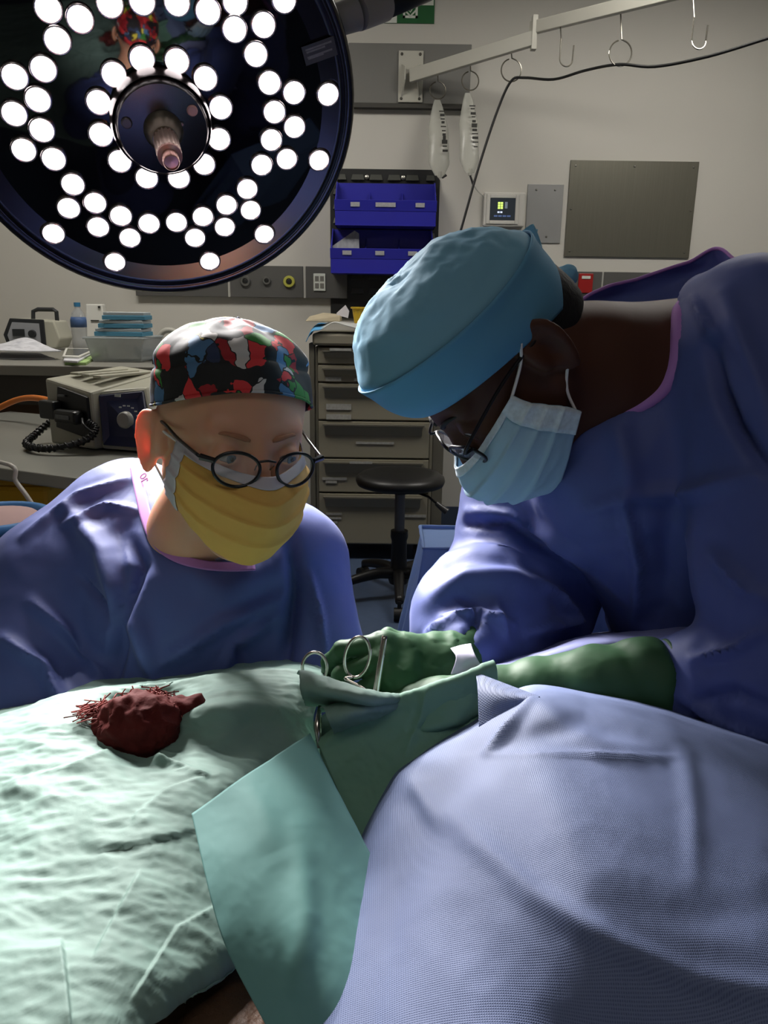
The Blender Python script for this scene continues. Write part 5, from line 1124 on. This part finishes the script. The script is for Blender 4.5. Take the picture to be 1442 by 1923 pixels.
# --- teal flap
fl = [[Z(582, 1378, 1.03), Z(530, 1413, 1.032), Z(470, 1454, 1.033), Z(415, 1492, 1.032), Z(360, 1530, 1.03)],
      [Z(620, 1460, 1.022), Z(560, 1510, 1.028), Z(500, 1560, 1.03), Z(440, 1605, 1.028), Z(386, 1645, 1.022)],
      [Z(655, 1530, 1.012), Z(600, 1595, 1.02), Z(530, 1660, 1.022), Z(470, 1710, 1.018), Z(412, 1745, 1.012)],
      [Z(695, 1610, 1.0), Z(640, 1690, 1.008), Z(575, 1760, 1.012), Z(510, 1800, 1.006), Z(446, 1825, 1.0)],
      [Z(740, 1700, .985), Z(690, 1790, .995), Z(620, 1870, .998), Z(550, 1910, .99), Z(500, 1925, .985)],
      [Z(800, 1820, .97), Z(750, 1920, .98), Z(690, 1990, .98), Z(610, 2020, .975), Z(552, 2030, .97)]]
drape('surgical_drape', 'smooth teal drape flap folded over the middle', fl, 120, 80, m_teal, [([(560, 1560), (570, 1720), (560, 1850)], 26, .004, False), ([(470, 1480), (520, 1600)], 30, .003, False)], (.003, 8, .0006, 40), seed=9)
# --- blue mesh sheet in front
bs = [[Z(470, 2000, .86), Z(600, 1760, .86) + V3(0, .02, 0), Z(690, 1560, .88) + V3(0, .04, 0), Z(800, 1440, .9) + V3(0, .05, 0), Z(905, 1385, .93) + V3(0, .05, 0), Z(1005, 1330, .95) + V3(0, .06, 0), Z(1130, 1345, .95) + V3(0, .06, 0), Z(1260, 1370, .94) + V3(0, .06, 0), Z(1442, 1430, .92) + V3(0, .06, 0), Z(1620, 1500, .92) + V3(0, .06, 0), V3(.95, .66, .88)],
      [Z(520, 2060, .97), Z(590, 1890, .975), Z(662, 1660, .985), Z(745, 1474, .998), Z(885, 1373, 1.025), Z(1000, 1314, 1.05), Z(1130, 1328, 1.05), Z(1250, 1352, 1.045), Z(1442, 1412, 1.03), Z(1600, 1470, 1.02), V3(.95, .58, .98)],
      [Z(680, 2100, 1.0), Z(720, 1900, 1.005), Z(770, 1690, 1.015), Z(840, 1540, 1.03), Z(930, 1450, 1.045), Z(1020, 1410, 1.058), Z(1140, 1415, 1.058), Z(1270, 1430, 1.054), Z(1430, 1490, 1.045), Z(1600, 1560, 1.03), V3(.95, .48, .99)],
      [Z(800, 2120, 1.01), Z(830, 1930, 1.015), Z(880, 1770, 1.025), Z(940, 1660, 1.035), Z(1000, 1590, 1.045), Z(1070, 1560, 1.055), Z(1170, 1560, 1.055), Z(1280, 1580, 1.05), Z(1420, 1640, 1.042), Z(1600, 1720, 1.03), V3(.95, .4, .98)],
      [Z(940, 2140, 1.01), Z(960, 2000, 1.015), Z(1000, 1880, 1.02), Z(1040, 1800, 1.028), Z(1080, 1760, 1.035), Z(1130, 1740, 1.04), Z(1210, 1740, 1.04), Z(1300, 1760, 1.038), Z(1430, 1820, 1.032), Z(1620, 1900, 1.02), V3(.95, .3, .96)],
      [Z(1060, 2160, 1.0), Z(1070, 2100, 1.0), Z(1090, 2050, 1.0), Z(1120, 2020, 1.0), Z(1150, 2000, 1.0), Z(1190, 1990, 1.0), Z(1260, 1990, 1.0), Z(1340, 2000, 1.0), Z(1480, 2040, 1.0), Z(1700, 2120, 1.0), V3(.95, .22, .9)]]
L_ = bs[-1]; bs += [[p + V3(0, -.03, -.012) for p in L_], [p + V3(0, -.05, -.06) for p in L_], [p + V3(0, -.07, -.28) for p in L_]]
FB = [([(1000, 1316), (950, 1370), (912, 1412)], 14, .006, True), ([(1000, 1316), (1060, 1365), (1130, 1402), (1230, 1416)], 22, .005, False), ([(915, 1416), (1080, 1416), (1275, 1424)], 9, .0025, True), ([(1245, 1352), (1285, 1420), (1300, 1520), (1305, 1650)], 20, .0025, False),
      ([(740, 1450), (850, 1540), (1000, 1680), (1150, 1770), (1300, 1835), (1442, 1862), (1720, 1900)], 26, .004, False), ([(770, 1460), (820, 1550)], 14, .0025, False), ([(1140, 1690), (1300, 1720), (1500, 1700)], 34, -.0015, False), ([(930, 1400), (1100, 1350), (1200, 1380)], 24, -.004, False)]
bs = [r_[:-1] + [r_[-2] + (r_[-1] - r_[-2]) * .12, r_[-2] + (r_[-1] - r_[-2]) * .38, r_[-1]] for r_ in bs]
sh, _ = drape('blue_sheet', 'large pale blue mesh sheet draped in the foreground', bs, 190, 240, m_sheet, FB, (.004, 6, .0007, 26), seed=3, cat='sheet')
tc_ = [[Z(893, 1262, 1.052), Z(935, 1278, 1.055), Z(1014, 1308, 1.06)], [Z(897, 1300, 1.05), Z(940, 1305, 1.056), Z(1008, 1314, 1.06)], [Z(899, 1365, 1.035), Z(945, 1345, 1.045), Z(1002, 1322, 1.055)]]
V, F, uv = sheet(tc_, 40, 60); link('turned_corner', fast_mesh(V, F, uv=V[:, [0, 2]]), m_sheet, sh, solid=.0012)
# --- pale sheet on the far side, under the near forearm
m_pale = mat('sheet_lavender', (150, 156, 206), .7, var=.05, transl=.1)
sd = [[Z(840, 1260, .92) + V3(0, .03, 0), Z(960, 1252, .92) + V3(0, .03, 0), Z(1100, 1215, .92) + V3(0, .03, 0), Z(1250, 1195, .92) + V3(0, .03, 0), Z(1480, 1160, .92) + V3(0, .03, 0)],
      [Z(850, 1275, .985), Z(965, 1250, 1.0), Z(1100, 1208, 1.012), Z(1240, 1192, 1.015), Z(1480, 1150, 1.015)], [Z(860, 1300, .98), Z(980, 1280, .99), Z(1110, 1250, .995), Z(1250, 1240, .995), Z(1480, 1220, .995)], [Z(870, 1400, .95), Z(990, 1380, .955), Z(1120, 1370, .955), Z(1260, 1370, .955), Z(1480, 1370, .955)]]
drape('side_sheet', 'lavender sheet lying beyond the long green glove', sd, 60, 100, m_pale, (), (.006, 9, .001, 30), seed=6, cat='sheet')
ws = [[at(846, 1217, .785), at(866, 1211, .785), at(884, 1208, .785)], [at(856, 1235, .77), at(876, 1233, .77), at(893, 1232, .77)], [at(846, 1266, .765), at(880, 1266, .765), at(914, 1266, .765)]]
V, F, uv = sheet(ws, 20, 20); V += np.outer(.003 * ridge(V * 40, 2), (0, -1, .3))
tag(link('tape_strip', fast_mesh(V, F), mat('tape_white', (206, 202, 224), .6, var=.05, transl=.2), solid=.001), 'small white cloth strip at the wrist of the far glove', 'strip')

# ================================================================== gauze and instruments
m_blood = mat('soaked_gauze', (84, 24, 22), .8, spec=.25, var=.45, vscale=70, bump=.5, bscale=160)
m_fray = mat('stained_threads', (150, 74, 70), .7, var=.4, vscale=90)
gc = Z(262, 1372, .992); t = thing('soaked_gauze', 'crumpled dark red soaked gauze lying on the green drape', 'gauze', gc)
def fgz_(P):
    d = sd_ell(P, gc + V3(0, 0, .0), (.034, .024, .03)); d = smin(d, sd_ell(P, gc + V3(-.02, .005, -.008), (.018, .018, .02)), .01); d = smin(d, sd_ell(P, gc + V3(.036, .02, .012), (.014, .01, .009)), .012)
    return smin(d, sd_ell(P, gc + V3(.005, -.012, .01), (.012, .012, .012)), .006)
smooth_obj('wad', fgz_, gc - .08, gc + .08, .002, m_blood, t, 1, lambda V, N: V + N * (.013 * ridge((V - gc) * 42 + 4, 3))[:, None])
rg = random.Random(5); mb = MB(); mb2 = MB()
for k in range(420):
    c = rg.choice((((162, 1338), 26, 18), ((262, 1312), 42, 12), ((298, 1305), 18, 14), ((350, 1328), 20, 10))); (x, y), sx_, sy_ = c
    a = Z(x + rg.gauss(0, sx_ * .5), y + rg.gauss(0, sy_ * .5), 1.003); b = gc + V3(rg.uniform(-.03, .03), rg.uniform(0, .02), rg.uniform(0, .018)); m_ = (a * .55 + b * .45) + V3(rg.gauss(0, .004), rg.gauss(0, .004), .006 + rg.gauss(0, .003)); s_ = a * .75 + b * .25 + V3(rg.gauss(0, .003), 0, .004)
    (mb if rg.random() < .6 else mb2).tube(spline([a + V3(rg.gauss(0, .004), 0, 0), s_, m_], 3), .0006, 4)
tag(mb.build('frayed_threads', m_fray, t, smooth=True), kind='stuff'); tag(mb2.build('dark_threads', m_blood, t, smooth=True), kind='stuff')
m_inst = mat('instrument_steel', (190, 182, 174), .18, .95, var=.03)
def ring_path(c, rx, ry, u, v): return [c + rx * math.cos(a) * u + ry * math.sin(a) * v for a in np.linspace(0, 2 * math.pi, 30, endpoint=False)]
t = thing('needle_holder', 'steel needle holder gripped upright by the far green glove', 'instrument', at(708, 1300, .73))
c = at(671, 1234, .728); MB().tube(ring_path(c, .0118, .0195, nrm(_R - _U * .12), nrm(_U + _R * .16)), .0016, 8, closed=True).build('finger_ring', m_inst, t, smooth=True)
MB().tube(spline([at(662, 1272, .727), at(650, 1276, .72), at(690, 1300, .715), at(720, 1345, .70)], 6), .0018, 8).build('shank', m_inst, t, smooth=True)
MB().tube(spline([at(722, 1194, .728), at(716, 1235, .725), at(706, 1300, .72), at(700, 1345, .71)], 6), np.linspace(.0028, .0035, 19), 8).build('handle', m_inst, t, smooth=True)
t = thing('scissors', 'steel scissors with one finger ring showing behind the drape edge', 'instrument', at(590, 1262, .76))
c = at(591, 1254, .765); MB().tube(ring_path(c, .0125, .0155, _R, _U), .0017, 8, closed=True).build('finger_ring', m_inst, t, smooth=True)
c2 = c + V3(.02, .014, -.04); MB().tube(ring_path(c2, .0125, .0155, _R, _U), .0017, 8, closed=True).build('finger_ring', m_inst, t, smooth=True)
MB().tube([c + V3(.006, 0, -.015), c + V3(.02, .0, -.06), c + V3(.03, -.01, -.1)], [.0018, .0025, .001], 8).build('blade', m_inst, t, smooth=True); MB().tube([c2 + V3(-.004, 0, -.015), c + V3(.02, .004, -.06), c + V3(.022, -.008, -.1)], [.0018, .0025, .001], 8).build('blade', m_inst, t, smooth=True)
t = thing('forceps', 'thin steel forceps standing in the drape opening', 'instrument', at(597, 1400, .66))
MB().tube([at(600, 1325, .672), at(596, 1362, .664), at(598, 1405, .655)], [.0012, .0032, .0012], 8).build('arm', m_inst, t, smooth=True); MB().tube([at(601, 1325, .674), at(599, 1362, .668), at(599, 1405, .658)], [.0012, .0022, .0012], 8).build('arm', m_inst, t, smooth=True)

# ================================================================== blue draped instrument table
m_tabled = mat('table_drape_blue', (120, 152, 206), .65, var=.05, transl=.08)
zt = .935; a0 = onZ(806, 990, zt); x0, yb_ = a0[0], a0[1]; yf_ = 1.3
x0 = onZ(800, 1060, zt)[0]; x1 = x0 + .5
t = thing('instrument_table', 'instrument table covered with a blue drape, behind the bending person', 'table', ((x0 + x1) / 2, (yf_ + yb_) / 2, 0))
MB().bx(x0 + .03, x1 - .03, yf_ + .03, yb_ - .03, zt - .03, zt - .006).build('tabletop', m_steel, t)
for i in (x0 + .06, x1 - .06):
    for j in (yf_ + .06, yb_ - .06): MB().tube([(i, j, 0), (i, j, zt - .03)], .015, 10).build('leg', m_steel, t)
rows = []; per = [(x0, yf_), (x1, yf_), (x1, yb_), (x0, yb_)]; loop = []
for i in range(4):
    a, b = np.array(per[i]), np.array(per[(i + 1) % 4]); loop += [a + (b - a) * k / 12 for k in range(12)]
loop = np.array(loop + [loop[0]]); cen = loop[:-1].mean(0)
for (z, gr, wv) in ((zt, .0, 0), (zt, .9, 0), (zt + .001, 1.0, 0), (zt - .02, 1.012, 0), (zt - .2, 1.12, .012), (zt - .45, 1.24, .03), (zt - .7, 1.33, .045)):
    rows.append([np.append(cen + (p - cen) * (gr if gr else .01) + (p - cen) / (np.linalg.norm(p - cen) + 1e-6) * wv * math.sin(k * 2 * math.pi / 6), z) for k, p in enumerate(loop)])
C = np.array(rows); nu, nv = 70, 240; G = cr(C, nu, 0); G = np.stack([G[:, min(48, int(k / 239 * 48))] + (G[:, min(48, int(k / 239 * 48) + 1)] - G[:, min(48, int(k / 239 * 48))]) * (k / 239 * 48 - int(k / 239 * 48)) for k in range(nv)], 1)
I = np.arange(nu * nv).reshape(nu, nv); F = np.stack([I[:-1, :-1], I[:-1, 1:], I[1:, 1:], I[1:, :-1]], -1).reshape(-1, 4); V = G.reshape(-1, 3); N = vnormals(V, F); V = V + N * (.006 * ridge(V * 7, 2))[:, None]
link('drape_cover', fast_mesh(V, F), m_tabled, t)

# ================================================================== steel trolley and defibrillator on the left
m_ss = mat('trolley_steel', (150, 150, 142), .38, .6, var=.06, vscale=4)
ZT = .92; q0 = onZ(136, 897, ZT); ang = math.radians(-24); ex = V3(math.cos(ang), math.sin(ang), 0); ey = V3(-math.sin(ang), math.cos(ang), 0)
o0 = q0 + ex * .2                                   # front right corner
T = lambda a, b, z: o0 - ex * a + ey * b + V3(0, 0, z)
t = thing('steel_trolley', 'long stainless steel trolley behind the person on the left', 'trolley', T(.5, .5, -ZT))
LT, DT = 1.35, .8
MB().hexa([T(LT, 0, -.035), T(0, 0, -.035), T(0, DT, -.035), T(LT, DT, -.035)], [T(LT, 0, 0), T(0, 0, 0), T(0, DT, 0), T(LT, DT, 0)]).build('top', m_ss, t, bevel=.004)
for a_, b_ in (((.05, .05), (.05, DT - .05)), ((LT - .05, .05), (LT - .05, DT - .05)), ((.05, DT - .05), (LT - .05, DT - .05))): MB().tube([T(a_[0], a_[1], -.7), T(b_[0], b_[1], -.7)], .012, 10).build('lower_rail', m_ss, t, smooth=True)
for a in (.05, LT - .05):
    for b in (.05, DT - .05):
        lg = MB().tube([T(a, b, -.036), T(a, b, -.83)], .016, 12).build('leg', m_ss, t, smooth=True, auto=40); MB().tube([T(a - .015, b, -.865), T(a + .015, b, -.865)], .055, 18).build('caster', m_rub, lg)
# defibrillator
m_df = mat('machine_ivory', (170, 168, 150), .45, var=.03); m_nav = mat('machine_navy', (32, 36, 66), .4, var=.05); m_mblk = mat('machine_black', (14, 14, 15), .4, var=.1)
d0 = onZ(96, 835, ZT); bx_ = nrm(onZ(212, 852, ZT) - d0); by_ = nrm(np.cross((0, 0, 1), bx_))   # left face runs from d0 along bx_
D = lambda a, b, z: d0 + bx_ * a + by_ * b + V3(0, 0, z)
t = thing('defibrillator', 'ivory defibrillator with black paddles and blue dial panel', 'machine', D(.15, .15, 0))
w1, dp, hh = .2, .3, .205
MB().hexa([D(0, 0, .004), D(w1, 0, .004), D(w1, dp, .004), D(0, dp, .004)], [D(.0, .0, hh), D(w1, 0, hh - .03), D(w1, dp, hh + .01), D(0, dp, hh + .02)]).build('body', m_df, t, bevel=.008)
MB().hexa([D(w1, .02, .004), D(w1 + .2, .06, .004), D(w1 + .2, dp, .004), D(w1, dp, .004)], [D(w1, .03, hh - .03), D(w1 + .1, .12, hh - .02), D(w1 + .1, dp, hh + .0), D(w1, dp, hh + .01)]).build('console', m_df, t, bevel=.008)
pn = [D(w1 + .03, .012, .02), D(w1 + .19, .045, .02), D(w1 + .1, .115, hh - .03), D(w1 + .012, .026, hh - .04)]
pnn = nrm(np.cross(pn[1] - pn[0], pn[3] - pn[0])); pnn = pnn if pnn[1] < 0 else -pnn
pan = MB().plate([p + pnn * .002 for p in pn], pnn, .01).build('dial_panel', m_nav, t, bevel=.003)
pc = sum(pn) / 4 + pnn * .012; pu = nrm(pn[1] - pn[0]); pv = nrm(np.cross(pnn, pu)); pv = pv if pv[2] > 0 else -pv
MB().lathe([(.026, 0), (.024, .012), (.02, .016), (0, .016)], pc + pu * .01, pnn, 24).build('dial', mat('dial_grey', (150, 148, 140), .4), pan, smooth=True, auto=40)
for k in range(12):
    a = math.radians(200 - 20 * k); q = pc + pu * .01 + .042 * (math.cos(a) * pu + math.sin(a) * pv)
    MB().box(q, (.008, .002, .004), rot=np.stack([pu, pnn, pv], 1)).build('dial_mark', m_signw, pan)
MB().box(pc - pu * .02 + pv * .07, (.02, .002, .008), rot=np.stack([pu, pnn, pv], 1)).build('dial_mark', m_signw, pan)
rt = np.stack([bx_, by_, V3(0, 0, 1)], 1)
tray = MB().hexa([D(.045, -.012, .06), D(w1 - .005, -.012, .035), D(w1 - .005, .01, .035), D(.045, .01, .06)], [D(.06, -.006, hh - .02), D(w1 - .01, -.006, hh - .045), D(w1 - .01, .01, hh - .045), D(.06, .01, hh - .02)]).build('paddle_tray', m_mblk, t, bevel=.004)
MB().box(D(.045, -.025, .115), (.07, .03, .055), rot=rt).build('paddle', mat('paddle_black', (30, 31, 30), .4), tray, bevel=.006)
MB().box(D(.125, -.025, .1), (.1, .036, .04), rot=rt).build('paddle', MATS['paddle_black'], tray, bevel=.01)
MB().box(D(.12, -.044, .1), (.06, .002, .012), rot=rt).build('paddle_text', mat('paddle_print', (96, 98, 98), .5, var=.5, vscale=120), tray)
MB().box(D(.085, -.012, .158), (.03, .004, .006), rot=rt).build('paddle_text', MATS['paddle_print'], tray)
for k in range(3): MB().box(D(.06 + k * .05, .16, hh + .012 - .002 * k), (.035, .2, .008), rot=rt).build('top_rib', m_df, t, bevel=.002)
P = [D(-.01, .06, .09), D(-.04, .03, .06), D(-.035, -.03, .03), D(.0, -.085, .018), D(.07, -.12, .018), D(.15, -.11, .02), D(.215, -.05, .04), D(.225, -.015, .07), D(.2, -.02, .09)]
PP = spline(P, 26); TT = np.gradient(PP, axis=0); coil = []
for i, (p, tn) in enumerate(zip(PP, TT)):
    tn = nrm(tn); u = nrm(np.cross(tn, (0.2, .1, 1))); v = np.cross(tn, u); a = i * 1.15; coil.append(p + .009 * (math.cos(a) * u + math.sin(a) * v))
MB().tube(coil, .0042, 6).build('coiled_cord', m_mblk, t, smooth=True)
MB().tube(PP, .0085, 8).build('cord_core', m_mblk, t, smooth=True)
MB().tube(spline([D(.19, -.03, .1), D(.22, -.05, .085), D(.235, -.03, .06)], 6), .004, 8).build('paddle_lead', m_mblk, t, smooth=True)
tag(MB().tube(spline([at(-60, 800, 2.9), at(0, 765, 2.85), at(45, 748, 2.8), at(92, 752, 2.7), at(130, 772, 2.65)], 8), .011, 10).build('hose', mat('orange_hose', (196, 108, 36), .45), smooth=True), 'orange hose curving behind the defibrillator', 'hose')
c = at(22, 925, 2.25); t = thing('waste_bin', 'yellow clinical waste bin under the steel trolley', 'bin', (c[0], c[1], 0))
MB().hexa([(c[0] - .2, c[1] - .02, 0.002), (c[0] + .1, c[1] - .02, 0.002), (c[0] + .1, c[1] + .25, 0.002), (c[0] - .2, c[1] + .25, 0.002)], [(c[0] - .24, c[1] - .05, .84), (c[0] + .13, c[1] - .05, .84), (c[0] + .13, c[1] + .28, .84), (c[0] - .24, c[1] + .28, .84)]).build('body', mat('bin_yellow', (206, 164, 30), .45, var=.06), t, bevel=.015)
c2_ = at(-8, 985, 1.6); tl = thing('linen_bag', 'pale pink linen bag with blue rim at the left edge', 'bag', (c2_[0], c2_[1], 0))
MB().lathe([(.12, 0), (.15, .1), (.15, .6), (.13, c2_[2] - .02), (.08, c2_[2] + .02), (0, c2_[2] + .03)], (c2_[0], c2_[1], 0), n=28).build('sack', mat('linen_pink', (196, 164, 160), .8, var=.1), tl, smooth=True)
MB().tube([(c2_[0] + .105 * math.cos(a_), c2_[1] + .105 * math.sin(a_), c2_[2] + .012) for a_ in np.linspace(0, 6.283, 30, endpoint=False)], .012, 8, closed=True).build('rim', mat('linen_rim_blue', (70, 130, 190), .6), tl, smooth=True)
tag(MB().tube(spline([T(.95, -.006, -.01), at(0, 868, 1.98), at(30, 905, 1.95), at(62, 950, 1.93), at(110, 1040, 1.95), at(150, 1200, 2.0)], 6), .006, 8).build('cable', mat('white_cable', (190, 186, 178), .5), smooth=True), 'thin white cable hanging from the steel trolley edge', 'cable')
MB().bx(c[0] - .25, c[0] + .14, c[1] - .06, c[1] + .29, .841, .862).build('lid', mat('bin_lid', (180, 140, 24), .45), t, bevel=.01)
